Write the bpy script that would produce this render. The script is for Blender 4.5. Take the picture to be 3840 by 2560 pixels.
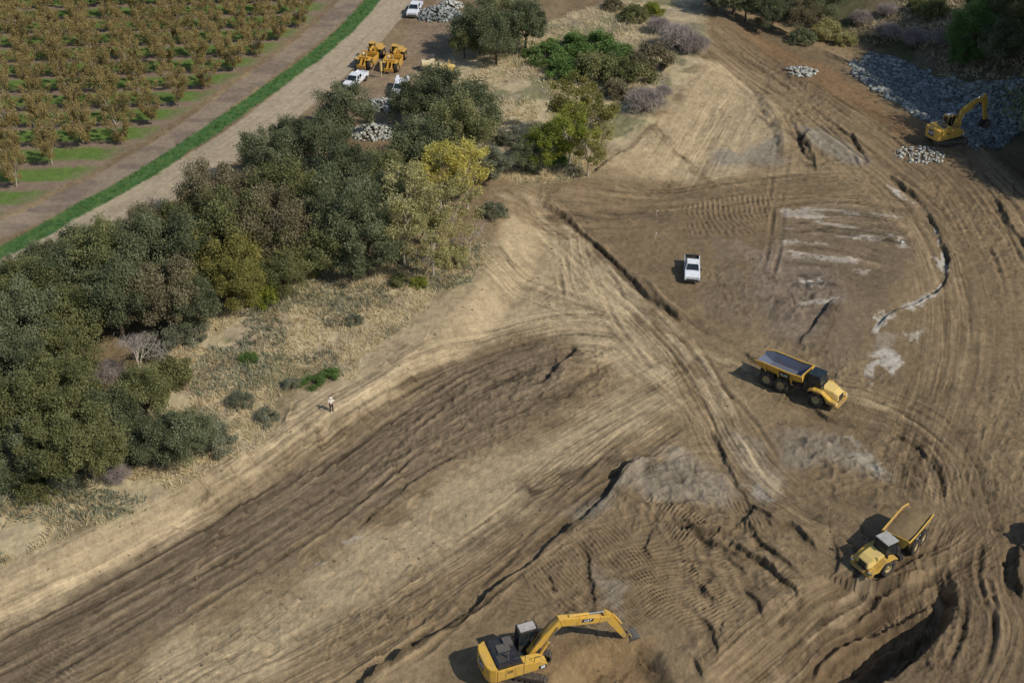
import bpy, bmesh, math, random
import numpy as np
from mathutils import Vector, Matrix, Euler
random.seed(7)
R = math.radians
for o in list(bpy.data.objects): bpy.data.objects.remove(o)
SC = bpy.context.scene
COL = SC.collection

# ---------------------------------------------------------------- camera, sky, sun
FPX, PITCH, CAMH = 4756.0, R(35.0), 82.7          # focal length in px of a 3840 px wide picture
cam = bpy.data.cameras.new('camera'); camo = bpy.data.objects.new('camera', cam); COL.objects.link(camo)
camo.location = (0, 0, CAMH); camo.rotation_euler = (math.pi/2 - PITCH, 0, 0)
cam.sensor_width = 36.0; cam.lens = 36.0*FPX/3840.0
cam.clip_start = 0.5; cam.clip_end = 6000
SC.camera = camo
SUN_VEC = Vector((0.92, -0.50, 1.0)).normalized()   # towards the sun
w = bpy.data.worlds.new('World'); SC.world = w; w.use_nodes = True
nt = w.node_tree; bg = nt.nodes['Background']
sky = nt.nodes.new('ShaderNodeTexSky'); sky.sky_type = 'NISHITA'; sky.sun_disc = False
sky.sun_elevation = math.asin(SUN_VEC.z); sky.sun_rotation = math.atan2(SUN_VEC.x, SUN_VEC.y)
sky.air_density = 1.0; sky.dust_density = 0.6
nt.links.new(sky.outputs[0], bg.inputs[0]); bg.inputs[1].default_value = 0.10
sl = bpy.data.lights.new('sun', 'SUN'); sl.energy = 3.3; sl.angle = R(0.55); sl.color = (1.0, 0.93, 0.82)
so = bpy.data.objects.new('sun', sl); COL.objects.link(so)
so.rotation_euler = SUN_VEC.to_track_quat('Z', 'Y').to_euler()
SC.view_settings.view_transform = 'Standard'; SC.view_settings.look = 'None'
SC.view_settings.gamma = 1.0; SC.view_settings.exposure = 0.08
SC.render.resolution_x, SC.render.resolution_y = 1024, 682

# ---------------------------------------------------------------- numpy tools
def _h(ix, iy, s):
    n = (ix.astype(np.int64)*374761393 + iy.astype(np.int64)*668265263 + s*1442695041) & 0xffffffff
    n = ((n ^ (n >> 13))*1274126177) & 0xffffffff
    n = ((n ^ (n >> 16))*2246822519) & 0xffffffff
    return ((n ^ (n >> 15)) & 0xffff)/65535.0
def vn(x, y, s=0):
    ix = np.floor(x); iy = np.floor(y); fx = x-ix; fy = y-iy
    fx = fx*fx*fx*(fx*(fx*6-15)+10); fy = fy*fy*fy*(fy*(fy*6-15)+10)
    a = _h(ix, iy, s); b = _h(ix+1, iy, s); c = _h(ix, iy+1, s); d = _h(ix+1, iy+1, s)
    return (a+(b-a)*fx)*(1-fy) + (c+(d-c)*fx)*fy      # 0..1
def fbm(x, y, o=4, s=0):
    t = 0; a = 0.5; n = 0
    for k in range(o):
        t = t + a*vn(x, y, s+k*17); n += a; a *= 0.5; x, y = x*1.93*0.8+y*1.93*0.6+5.3, -x*1.93*0.6+y*1.93*0.8+1.7
    return t/n
def ss(a, b, x):
    t = np.clip((x-a)/(b-a), 0, 1); return t*t*(3-2*t)
def pdist(X, Y, pts):
    """signed distance to a polyline (positive on its left) and length along it"""
    best = np.full(X.shape, 1e9); sg = np.ones(X.shape); al = np.zeros(X.shape); acc = 0.0
    for (x0, y0), (x1, y1) in zip(pts[:-1], pts[1:]):
        dx, dy = x1-x0, y1-y0; L2 = dx*dx+dy*dy; L = math.sqrt(L2)
        t = ((X-x0)*dx+(Y-y0)*dy)/L2; tc = np.clip(t, 0, 1)
        d = np.hypot(X-x0-tc*dx, Y-y0-tc*dy); m = d < best
        best[m] = d[m]; sg[m] = np.where(dx*(Y[m]-y0)-dy*(X[m]-x0) >= 0, 1, -1)
        al[m] = acc+tc[m]*L; acc += L
    return best*sg, al, acc
def polysd(X, Y, pts):
    """signed distance to a closed polygon, positive inside"""
    d, _, _ = pdist(X, Y, list(pts)+[pts[0]]); d = np.abs(d); ins = np.zeros(X.shape, bool); n = len(pts)
    for i in range(n):
        x0, y0 = pts[i]; x1, y1 = pts[(i+1) % n]
        if y0 == y1: continue
        c = ((y0 > Y) != (y1 > Y)) & (X < (x1-x0)*(Y-y0)/(y1-y0)+x0); ins ^= c
    return np.where(ins, d, -d)
def smooth_line(pts, n=5):
    P = [np.array(p, float) for p in pts]; P = [2*P[0]-P[1]]+P+[2*P[-1]-P[-2]]; out = []
    for i in range(1, len(P)-2):
        for k in range(n):
            t = k/n; a, b, c, d = P[i-1:i+3]
            out.append(tuple(0.5*(2*b+(c-a)*t+(2*a-5*b+4*c-d)*t*t+(3*b-a-3*c+d)*t**3)))
    out.append(tuple(P[-2])); return out

cp, sp_ = math.cos(PITCH), math.sin(PITCH)
def ray(px, py):
    x = (px-1920)/FPX; y = -(py-1280)/FPX
    return Vector((x, cp+y*sp_, -sp_+y*cp))
def at_z(px, py, z=0.0):
    """point of the site seen at pixel (px, py) of the photograph, at height z"""
    r = ray(px, py); t = (z-CAMH)/r.z; return Vector((r.x*t, r.y*t, z))
V = 3840/2352.0

# ---------------------------------------------------------------- large shape of the land
PLZ = 2.0
def wv(pts, z=0.0): return [tuple(at_z(x*V, y*V, z)[:2]) for x, y in pts]
crest = [(-700, 1700), (-300, 1500), (0, 1330), (250, 1200), (490, 1060), (640, 985), (860, 875), (1010, 745), (1085, 660), (1130, 560), (1135, 470),
         (1200, 425), (1330, 412), (1440, 320), (1540, 215), (1610, 90), (1600, 10)]
CREST = smooth_line(wv(crest, PLZ), 4); CREST += [(CREST[-1][0]+2, CREST[-1][1]+60), (CREST[-1][0]-40, 1100)]
EDGE = smooth_line(wv([(1640, -20), (1760, 60), (1900, 125), (2050, 225), (2170, 300), (2260, 350), (2352, 430), (2480, 560), (2700, 800)], 0), 4)
EDGE = [(EDGE[0][0]-30, EDGE[0][1]+120)] + EDGE
DIG = wv([(1320, 1510), (1400, 1480), (1470, 1478), (1510, 1500), (1550, 1600), (1530, 1700), (1270, 1700), (1270, 1570)], 0)
WALL = smooth_line(wv([(2150, 1272), (2185, 1290), (2202, 1330), (2203, 1390), (2185, 1440), (2130, 1500), (2040, 1570), (1950, 1640)], 0), 4)
def hbase(X, Y):
    wob = 1.6*(fbm(X*0.12, Y*0.12, 3, 3)-0.5)
    d, al, L = pdist(X, Y, CREST)                       # plateau lies to the left of the crest line
    width = 5.0 + 7.0*ss(125, 165, Y)
    h = PLZ*ss(-1, 0, (d+wob)/width)
    e, _, _ = pdist(X, Y, EDGE); e = e+wob*0.7           # right of the haul road
    h = h - 2.6*ss(0, 7, e) + 7.5*ss(9, 40, e) + 2.0*ss(60, 150, e)
    h = h - 1.5*ss(-.6, 1.8, polysd(X, Y, DIG)+.4*wob)
    p, u, L = pdist(X, Y, WALL); p = -p+.5*wob; h = h - 5.2*ss(0, 1.5, p)*(1-ss(4, 12, p))*ss(0, 14, u)
    return h
def P(px, py, dz=0.0):
    """where the ray through pixel (px, py) meets the land"""
    z = 0.0
    for _ in range(7):
        q = at_z(px, py, z+dz); z = float(hbase(np.array([q.x]), np.array([q.y]))[0])*0.7 + z*0.3
    return at_z(px, py, z+dz)
def pv(pts, smooth=True):
    q = [tuple(P(x*V, y*V)[:2]) for x, y in pts]
    return smooth_line(q, 4) if smooth and len(q) > 2 else q

# soil colours (dry and moist earth)
TAN = (0.355, 0.278, 0.175); BRN = (0.178, 0.130, 0.078); DRK = (0.105, 0.078, 0.048); MAU = (0.158, 0.120, 0.080)
GRY = (0.235, 0.207, 0.168); WHT = (0.43, 0.39, 0.34); DRYG = (0.46, 0.385, 0.245)
REG = [  # polygon in overview pixels, colour, edge softness (m), strength
 ([(-200, 1400), (400, 1220), (700, 1060), (1000, 850), (1250, 780), (1330, 800), (1300, 900), (1100, 1010), (800, 1200), (400, 1420), (100, 1640), (-300, 1700)], MAU, 2.0, .85),
 ([(-100, 1560), (200, 1330), (620, 1130), (860, 980), (1000, 930), (900, 1020), (600, 1230), (300, 1400), (60, 1568)], DRK, 1.8, .25),
 ([(-200, 1330), (-200, 1540), (380, 1235), (600, 1070), (800, 965), (1000, 830), (1180, 745), (1400, 740), (1480, 700), (1330, 560), (1180, 500), (1080, 620), (980, 690), (800, 850), (640, 910), (620, 1000), (400, 1120), (150, 1230)], TAN, 1.2, .95),
 ([(1120, 650), (1450, 700), (1560, 850), (1500, 880), (1330, 790), (1180, 760), (1060, 800)], TAN, 1.5, .8),
 ([(1620, 130), (1700, 190), (1790, 260), (1760, 330), (1700, 400), (1560, 420), (1420, 410), (1360, 400), (1430, 330), (1560, 220)], TAN, 1.5, .9),
 ([(200, 1640), (400, 1480), (700, 1330), (900, 1200), (1100, 1060), (1300, 980), (1500, 880), (1550, 930), (1400, 1030), (1270, 1130), (1050, 1300), (700, 1480), (500, 1640)], TAN, 1.8, .8),
 ([(600, 1600), (900, 1400), (1150, 1240), (1250, 1250), (1180, 1340), (900, 1500), (760, 1600)], BRN, 2.0, .5),
 ([(1180, 1100), (1290, 1080), (1480, 1030), (1420, 1120), (1300, 1170), (1210, 1160)], DRK, 1.0, .55),
 ([(1250, 440), (1700, 440), (1780, 600), (1700, 780), (1580, 740), (1420, 600)], BRN, 2.0, .8),
 ([(1790, 480), (2000, 470), (2110, 560), (2070, 640), (1990, 800), (1900, 880), (1880, 820), (1750, 780), (1770, 600)], MAU, 1.2, .85),
 ([(1600, 640), (1760, 600), (1780, 700), (1720, 760), (1620, 730)], MAU, 1.5, .7),
 ([(1360, 390), (1560, 420), (1640, 470), (1500, 520), (1300, 460)], BRN, 1.2, .7),
 ([(1560, 20), (1760, 70), (1900, 140), (2100, 270), (2300, 400), (2352, 480), (2352, 1150), (2100, 1000), (2180, 650), (2050, 430), (1850, 230), (1660, 90)], BRN, 2.5, .85),
 ([(1700, 60), (1900, 150), (2050, 260), (2180, 330), (2100, 330), (1930, 230), (1780, 140)], (0.20, 0.125, 0.066), 1.5, .8),
 ([(1980, 760), (2120, 700), (2190, 640), (2200, 700), (2150, 820), (2060, 900), (1990, 880)], BRN, 1.0, .6),
 ([(1900, 1330), (2130, 1190), (2480, 1100), (2480, 1640), (1650, 1640)], (0.135, 0.096, 0.058), 3.0, .8),
 ([(1000, 1640), (1180, 1480), (1300, 1450), (1500, 1480), (1560, 1640)], (0.20, 0.135, 0.07), 1.0, .8),
 ([(1450, 1060), (1560, 1040), (1690, 1110), (1660, 1160), (1480, 1150), (1400, 1120)], GRY, 1.3, .6),
 ([(1290, 1180), (1420, 1100), (1440, 1120), (1330, 1200)], GRY, .6, .6),
 ([(1780, 1000), (1930, 995), (1990, 1040), (2050, 1100), (1960, 1080), (1900, 1060), (1800, 1070)], GRY, 1.2, .6),
 ([(1670, 1000), (1740, 1010), (1800, 1110), (1760, 1160), (1690, 1060)], GRY, .8, .5),
 ([(1640, 340), (1700, 360), (1790, 310), (1790, 380), (1640, 380)], GRY, 1.0, .8),
 ([(1830, 290), (1900, 300), (2000, 380), (1930, 370), (1860, 330)], GRY, 1.0, .8),
 ([(1700, 560), (1900, 600), (1940, 680), (1850, 790), (1760, 740)], (0.20, 0.16, 0.13), 1.2, .5),
 ([(1360, 1310), (1440, 1340), (1430, 1420), (1370, 1390)], GRY, .7, .6),
]
WHITES = [([(1795, 478), (1850, 480), (1905, 500), (1860, 503), (1800, 495)], .5), ([(2045, 430), (2065, 437), (2085, 460), (2060, 452)], .8),
 ([(1835, 640), (1905, 642), (1890, 655), (1838, 655)], .8), ([(1870, 688), (1930, 682), (1915, 700), (1875, 702)], .5),
 ([(2150, 590), (2168, 600), (2178, 635), (2160, 620)], .9), ([(2075, 705), (2145, 672), (2148, 680), (2085, 715)], .9),
 ([(2010, 735), (2035, 715), (2055, 728), (2020, 755)], .9), ([(2005, 880), (1990, 840), (2010, 815), (2060, 800), (2070, 830), (2050, 860), (2040, 835), (2010, 835)], .95),
 ([(2080, 770), (2120, 760), (2110, 785), (2090, 780)], .6), ([(1960, 540), (2030, 545), (2025, 552), (1965, 549)], .6),
 ([(1800, 552), (1900, 556), (1900, 562), (1805, 559)], .5), ([(1820, 580), (1960, 596), (1970, 604), (1830, 590)], .5),
 ([(1955, 620), (2000, 622), (1995, 632)], .6), ([(1940, 488), (1980, 488), (1975, 498), (1945, 497)], .45),
 ([(2065, 552), (2078, 552), (2078, 565), (2066, 564)], .9), ([(1940, 1000), (1960, 1000), (2040, 1085), (2020, 1090)], .35),
 ([(1700, 1110), (1750, 1115), (1780, 1150), (1740, 1145)], .3), ([(2010, 760), (2060, 770), (2050, 800), (1990, 830)], .25),
 ([(780, 1240), (830, 1225), (835, 1232), (785, 1250)], .4), ([(700, 1300), (740, 1285), (742, 1292), (705, 1306)], .3)]
STREAK = [([(2040, 428), (2075, 447), (2110, 478)], .35, .9, WHT), ([(2148, 520), (2160, 580), (2176, 635), (2150, 670)], .25, .95, WHT), ([(2150, 672), (2100, 695), (2055, 715), (2020, 745), (2005, 770)], .40, .95, WHT), ([(1795, 490), (1900, 515), (2000, 528), (2085, 552)], .45, .45, WHT),
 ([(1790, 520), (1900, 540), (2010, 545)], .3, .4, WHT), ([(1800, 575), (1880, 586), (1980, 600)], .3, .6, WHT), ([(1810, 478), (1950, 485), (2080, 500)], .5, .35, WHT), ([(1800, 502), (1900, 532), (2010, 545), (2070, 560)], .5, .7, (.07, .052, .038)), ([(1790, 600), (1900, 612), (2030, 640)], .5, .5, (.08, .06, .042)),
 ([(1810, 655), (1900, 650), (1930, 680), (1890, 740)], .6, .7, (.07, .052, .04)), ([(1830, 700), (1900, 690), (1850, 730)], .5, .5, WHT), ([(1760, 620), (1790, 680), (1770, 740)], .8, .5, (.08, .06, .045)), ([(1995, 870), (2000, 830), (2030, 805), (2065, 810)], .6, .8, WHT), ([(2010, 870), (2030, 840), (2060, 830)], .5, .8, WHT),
 ([(1130, 440), (1250, 510), (1380, 630), (1560, 800), (1640, 930), (1700, 1050), (1800, 1150)], .7, .6, (.36, .285, .185)), ([(1160, 432), (1280, 505), (1420, 640), (1590, 800), (1670, 930), (1730, 1050), (1830, 1150)], .7, .6, (.36, .285, .185)), ([(1560, 790), (1720, 845), (1900, 905), (2060, 940)], .8, .5, (.36, .28, .17)),
 ([(1200, 480), (1310, 515), (1370, 570), (1440, 640), (1520, 715)], .8, .5, (.10, .075, .05)), ([(1740, 1600), (1900, 1440), (2010, 1350)], 1.2, .5, (.30, .23, .15)), ([(1900, 1000), (1960, 1040), (2040, 1090)], .5, .7, (.36, .33, .27)),
 ([(1490, 280), (1570, 370), (1650, 440)], 1.2, .7, (.17, .125, .07)), ([(1360, 400), (1440, 345), (1500, 285)], .5, .6, (.12, .09, .055)), ([(1740, 260), (1790, 320), (1785, 390)], .5, .6, (.10, .08, .06)), ([(1800, 300), (1850, 330), (1840, 360), (1870, 390)], 1.0, .7, (.09, .07, .05)),
 ([(1230, 470), (1400, 500), (1600, 500)], 2.0, .5, (.13, .098, .065)), ([(1620, 540), (1700, 640), (1640, 720)], 3.0, .5, (.15, .12, .09)), ([(1200, 1130), (1290, 1100), (1400, 1060)], .9, .8, (.09, .068, .045)), ([(1260, 1150), (1340, 1100), (1440, 1040)], .7, .7, (.085, .065, .045))]
# long worked strips: polyline, half width (m), height of the streaks, colour of the streaks, streaks per metre
FLOW = [
 ([(-200, 1560), (200, 1370), (600, 1150), (900, 950), (1100, 840), (1300, 780), (1450, 790)], 9, .16, .55, 1.3),
 ([(100, 1640), (500, 1420), (900, 1160), (1200, 1000), (1450, 870), (1560, 800)], 8, .15, .45, 1.5),
 ([(500, 1640), (850, 1460), (1150, 1260), (1300, 1140), (1430, 1030), (1560, 940)], 6, .20, .5, 1.5),
 ([(1130, 430), (1250, 500), (1380, 620), (1560, 790), (1640, 920), (1700, 1040), (1800, 1140), (1950, 1230)], 4.5, .14, .6, 1.6),
 ([(1380, 620), (1560, 770), (1720, 840), (1900, 900), (2080, 960), (2180, 1050), (2220, 1200)], 5, .14, .5, 1.5),
 ([(1620, 60), (1800, 190), (2000, 320), (2150, 450), (2260, 650), (2280, 850), (2230, 1050), (2200, 1200)], 11, .16, .45, 1.0),
 ([(2180, 330), (2300, 460), (2420, 620)], 8, .22, .5, 1.0),
 ([(1620, 90), (1750, 180), (1850, 280), (1960, 370), (2080, 470), (2160, 560)], 6, .22, .5, 1.1),
 ([(2200, 1180), (2160, 1300), (2220, 1420), (2150, 1568), (2100, 1640)], 6, .25, .5, 1.2),
 ([(1640, 1600), (1850, 1420), (2000, 1320), (2150, 1260), (2250, 1180)], 5, .16, .5, 1.5),
 ([(1780, 500), (1950, 500), (2110, 520)], 8, .12, .6, 1.2),
 ([(1780, 600), (1900, 600), (2060, 640)], 7, .10, .5, 1.0),
 ([(1200, 470), (1500, 480), (1780, 440), (2000, 430)], 8, .09, .45, 1.0),
 ([(1560, 220), (1500, 320), (1440, 420)], 14, .16, .35, .8),
 ([(1700, 170), (1620, 300), (1560, 400)], 8, .16, .35, .9),
 ([(1100, 560), (1180, 640), (1330, 700), (1500, 760)], 6, .12, .4, 1.2),
 ([(1300, 520), (1330, 650), (1400, 760), (1560, 900), (1650, 1000)], 4, .14, .4, 1.4),
 ([(1150, 1500), (1300, 1330), (1500, 1240), (1700, 1260), (1800, 1400)], 7, .12, .35, 1.3),
 ([(1600, 1568), (1720, 1450), (1900, 1330)], 4, .12, .3, 1.5),
 ([(2352, 900), (2260, 1100), (2300, 1300), (2330, 1568)], 6, .18, .45, 1.1),
 ([(1500, 1100), (1560, 1180), (1620, 1250)], 5, .22, .3, 1.0),
 ([(1400, 1180), (1500, 1100), (1620, 1060), (1780, 1100)], 4, .25, .35, 1.2),
]
# wheel ruts: polyline, rut half gauge, depth
RUTS = [([(1130, 440), (1250, 510), (1380, 630), (1560, 800), (1640, 930), (1700, 1050), (1800, 1150), (1900, 1230), (2000, 1330)], 1.1, .16),
 ([(1160, 440), (1300, 530), (1440, 650), (1600, 790), (1740, 850), (1860, 890)], 1.1, .12),
 ([(1600, 860), (1700, 960), (1780, 1080), (1880, 1170)], 1.2, .15),
 ([(1960, 920), (2060, 960), (2150, 1030), (2190, 1100), (2190, 1180)], 1.2, .16),
 ([(1620, 80), (1760, 180), (1900, 290), (2010, 370)], 1.2, .20), ([(1660, 70), (1850, 190), (2020, 310), (2160, 420), (2240, 560)], 1.2, .15),
 ([(2160, 340), (2240, 400), (2320, 500), (2380, 620)], 1.3, .30), ([(2100, 330), (2200, 420), (2290, 560), (2340, 700)], 1.2, .2),
 ([(200, 1560), (420, 1390), (700, 1220), (900, 1060), (1090, 900)], 1.3, .13), ([(-50, 1520), (300, 1330), (560, 1180), (800, 1010), (1000, 870), (1150, 800)], 1.2, .16),
 ([(60, 1620), (500, 1340), (740, 1190), (960, 1010)], 1.2, .14), ([(700, 1640), (1000, 1440), (1170, 1320), (1300, 1160), (1420, 1040)], 1.1, .17),
 ([(860, 1568), (1000, 1460), (1100, 1350), (1130, 1320)], 1.0, .2), ([(1260, 1170), (1330, 1110), (1420, 1060), (1500, 1020)], 1.1, .22),
 ([(1280, 580), (1300, 640), (1310, 700)], .7, .25), ([(1330, 560), (1390, 640), (1440, 740), (1530, 860)], 1.1, .12),
 ([(1780, 1568), (1940, 1440), (2080, 1340), (2160, 1290)], 1.1, .3), ([(1900, 1420), (2020, 1340), (2110, 1280)], 1.0, .25),
 ([(2230, 1300), (2250, 1380), (2240, 1470), (2200, 1568)], 1.2, .3), ([(2290, 1230), (2280, 1330), (2320, 1450), (2290, 1568)], 1.2, .3),
 ([(1790, 470), (1780, 560), (1760, 640)], .7, .22), ([(1800, 330), (1790, 400), (1780, 470)], .9, .18), ([(1900, 280), (1960, 340), (1990, 390)], .8, .35),
 ([(1540, 100), (1660, 150), (1800, 250), (1840, 320)], 1.1, .2)]
# low steps cut by blades: polyline, rise on its left (+) or right (-), width, fall-off
STEP = [([(1230, 460), (1310, 510), (1360, 560), (1430, 620), (1500, 690), (1580, 740)], .55, .5, 4),
 ([(2040, 400), (2110, 460), (2150, 520), (2170, 580), (2178, 630), (2150, 675), (2060, 715), (2010, 755)], .42, .5, 5),
 ([(1480, 1040), (1400, 1130), (1290, 1230), (1180, 1330), (1090, 1400), (980, 1480), (860, 1560), (760, 1640)], .85, .5, 7),
 ([(1330, 790), (1290, 840), (1240, 878)], .7, .35, 2.0), ([(1070, 1035), (960, 1100), (880, 1165), (820, 1220)], .30, .3, 2),
 ([(1920, 680), (1880, 735), (1840, 785), (1860, 800)], .45, .4, 3), ([(1520, 440), (1560, 400)], .3, .3, 2),
 ([(1440, 345), (1350, 405)], .45, .4, 3), ([(1500, 285), (1560, 360), (1620, 400)], -.15, .5, 2),
 ([(1640, 985), (1680, 1090), (1740, 1170), (1800, 1220)], .3, .6, 3), ([(1700, 800), (1740, 830), (1790, 840)], .35, .5, 2),
 ([(1860, 930), (1905, 965), (1940, 950)], .4, .4, 2), ([(2050, 990), (2120, 1040), (2160, 1100), (2150, 1150)], .3, .5, 2),
 ([(1800, 1260), (1840, 1340), (1830, 1400), (1760, 1430)], -.35, .4, 3), ([(1590, 1470), (1615, 1540)], -.4, .4, 2),
 ([(1550, 1190), (1600, 1230), (1660, 1260), (1740, 1300)], .35, .5, 2.5), ([(2352, 1240), (2330, 1300), (2352, 1380)], .9, .5, 3),
 ([(1660, 940), (1700, 1000), (1760, 1070)], -.25, .4, 2), ([(1910, 1230), (1930, 1290), (1900, 1350)], .25, .5, 2),
 ([(2280, 450), (2352, 560), (2420, 640)], .5, .6, 3),
 ([(1470, 1110), (1490, 1070), (1525, 1035)], .35, .35, 1.6), ([(1525, 1140), (1495, 1095), (1505, 1050)], .35, .3, 1.5), ([(1640, 1135), (1590, 1090), (1565, 1045)], .35, .3, 1.5), ([(1590, 1150), (1560, 1110), (1540, 1060)], .30, .3, 1.5), ([(1400, 1130), (1470, 1165), (1560, 1165), (1620, 1150)], -.4, .4, 2),
 ([(1500, 1195), (1570, 1225), (1650, 1205)], -.3, .4, 2), ([(1700, 1190), (1760, 1260), (1850, 1340)], .35, .4, 2), ([(1745, 1150), (1720, 1190), (1680, 1215)], .4, .5, 2), ([(1100, 1570), (1140, 1530), (1180, 1500)], .35, .4, 2), ([(1440, 1480), (1480, 1530), (1510, 1568)], -.4, .4, 2.5), ([(1855, 300), (1840, 340), (1870, 375)], .5, .5, 1.5), ([(1950, 300), (1975, 345), (2000, 385)], .4, .3, 1.5), ([(1795, 820), (1880, 805), (1925, 690)], .3, .4, 2),
 ([(1238, 1300), (1260, 1335), (1281, 1377)], .2, .3, 1.5), ([(1198, 1326), (1220, 1366)], .25, .3, 1.5), ([(1335, 1243), (1360, 1330), (1370, 1407)], .2, .3, 2), ([(1669, 1243), (1729, 1283), (1776, 1310), (1803, 1343), (1833, 1364), (1817, 1394)], .55, .4, 3),
 ([(1588, 1404), (1635, 1461), (1649, 1511)], .3, .3, 2), ([(1696, 1350), (1743, 1387), (1760, 1427)], .4, .3, 2), ([(1588, 1501), (1605, 1535), (1618, 1570)], .55, .3, 2.5), ([(1766, 1239), (1810, 1206), (1850, 1240), (1884, 1276)], .4, .4, 2), ([(1568, 1256), (1605, 1232), (1702, 1232)], .5, .4, 2.5),
 ([(1640, 1275), (1690, 1290), (1720, 1330)], .35, .3, 2), ([(1500, 1215), (1480, 1260), (1500, 1300)], .25, .3, 1.5), ([(1740, 1190), (1790, 1225)], .5, .3, 1.5), ([(1560, 1330), (1610, 1350), (1660, 1400)], .25, .3, 1.5), ([(1820, 285), (1860, 350), (1880, 400)], .3, .5, 2)]
# furrowed or cloddy places: polygon, amplitude, feature size (m)
CLOD = [([(1380, 1020), (1560, 1030), (1700, 1100), (1680, 1200), (1520, 1210), (1390, 1150)], .38, 2.0), ([(1230, 780), (1420, 790), (1440, 900), (1330, 960), (1180, 940), (1100, 880)], .35, 1.5),
 ([(1700, 780), (1880, 780), (2060, 880), (1980, 900), (1840, 830)], .35, 1.4), ([(1700, 230), (1850, 260), (1960, 380), (1840, 400), (1760, 340)], .45, 2.0),
 ([(1780, 1000), (2100, 980), (2180, 1120), (2000, 1160), (1850, 1130)], .4, 1.7), ([(2000, 1380), (2180, 1270), (2260, 1300), (2230, 1568), (1850, 1600)], .35, 1.1),
 ([(900, 880), (1120, 830), (1300, 950), (1080, 1060), (800, 1120)], .25, 1.1), ([(1560, 620), (1800, 560), (1820, 700), (1660, 740)], .22, 1.0),
 ([(1500, 1180), (1850, 1230), (1830, 1470), (1560, 1530)], .42, 1.8), ([(1400, 1150), (1560, 1180), (1720, 1180), (1760, 1260), (1560, 1250), (1420, 1210)], .55, 1.5), ([(1180, 1350), (1330, 1230), (1480, 1300), (1380, 1450), (1230, 1450)], .22, 1.6), ([(1640, 60), (1900, 200), (2000, 350), (1800, 260)], .3, 1.4), ([(1840, 600), (1950, 640), (1880, 760), (1780, 740), (1790, 640)], .35, 1.6),
 ([(2060, 340), (2352, 520), (2352, 700), (2150, 520)], .3, 1.2), ([(2220, 880), (2400, 850), (2400, 1300), (2260, 1250)], .25, 1.3)]
# crawler cleat marks: polygon, heading (deg), spacing (m)
CLEAT = [([(1190, 1330), (1330, 1210), (1420, 1190), (1560, 1380), (1400, 1480), (1260, 1420)], 35, .34), ([(1480, 1150), (1560, 1150), (1660, 1230), (1600, 1260), (1500, 1230)], 150, .32),
 ([(1420, 1260), (1640, 1230), (1740, 1380), (1600, 1460), (1480, 1400)], 120, .34), ([(1130, 1380), (1190, 1340), (1230, 1400), (1150, 1440)], 80, .34), ([(1300, 1060), (1480, 1030), (1420, 1100), (1300, 1160)], 60, .40),
 ([(1560, 470), (1780, 440), (1760, 540), (1580, 540)], 8, .55), ([(50, 1500), (160, 1460), (180, 1568), (20, 1600)], 60, .36), ([(2100, 1100), (2190, 1100), (2180, 1180), (2100, 1180)], 30, .4),
 ([(1200, 1100), (1290, 1060), (1330, 1110), (1240, 1170)], 130, .42), ([(1640, 1130), (1740, 1150), (1760, 1230), (1680, 1220)], 20, .36)]
RIDGES = [([(1860, 1568), (1960, 1500), (2060, 1450), (2110, 1420), (2155, 1400)], 1.1, .45), ([(1930, 1600), (2020, 1530), (2110, 1470), (2150, 1430)], 1.1, .45),
 ([(2010, 1590), (2080, 1530), (2130, 1490)], 1.1, .35), ([(1960, 1460), (2040, 1390), (2110, 1330)], .8, .5), ([(1780, 1600), (1960, 1440), (2080, 1330), (2180, 1265)], .35, .5),
 ([(2010, 560), (2090, 535), (2010, 520), (1860, 500)], .15, .4), ([(700, 910), (640, 1000)], .25, .5), ([(1420, 1120), (1480, 1060)], .6, .6), ([(1180, 1500), (1230, 1560)], .3, .6), ([(1790, 150), (1900, 230), (2040, 300)], .25, .8),
 ([(1740, 210), (1790, 280), (1790, 350)], .5, .9), ([(1100, 1320), (1000, 1420), (860, 1490)], .2, .3), ([(1040, 1450), (900, 1530), (800, 1600)], .5, .4), ([(1480, 640), (1540, 710), (1600, 735)], .3, .4)]
ROADL = pv([(960, -60), (895, 10), (830, 80), (700, 200), (560, 310), (380, 420), (250, 490), (100, 580), (-150, 720)])
VERGE = pv([(890, -40), (835, 25), (765, 95), (640, 190), (480, 300), (330, 400), (180, 483), (60, 552), (-150, 650)])
DPATH = pv([(840, -40), (775, 35), (705, 95), (590, 180), (440, 290), (290, 385), (130, 470), (-150, 590)])
APRON = pv([(960, 20), (920, 110), (860, 110), (780, 180), (700, 260), (760, 290), (900, 250), (960, 180), (1030, 140), (1060, 60), (1030, -10)], False)
SCRUBP = pv([(0, 1120), (600, 640), (900, 600), (1060, 560), (1120, 560), (1080, 650), (980, 690), (800, 860), (640, 910), (600, 1010), (400, 1130), (150, 1230), (-150, 1350), (-150, 1200)], False)
UPP = pv([(1020, 100), (1240, 60), (1400, 0), (1610, 0), (1620, 120), (1540, 220), (1430, 330), (1330, 410), (1200, 420), (1140, 400), (1000, 300), (930, 180)], False)
FLOW = [(pv(a), *b) for a, *b in FLOW]; RUTS = [(pv(a), *b) for a, *b in RUTS]; STEP = [(pv(a), *b) for a, *b in STEP]
REG = [(pv(a, False), *b) for a, *b in REG]; WHITES = [(pv(a, False), *b) for a, *b in WHITES]; CLOD = [(pv(a, False), *b) for a, *b in CLOD]
STREAK = [(pv(a), *b) for a, *b in STREAK]; CLEAT = [(pv(a, False), *b) for a, *b in CLEAT]; RIDGES = [(pv(a), *b) for a, *b in RIDGES]
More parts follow.
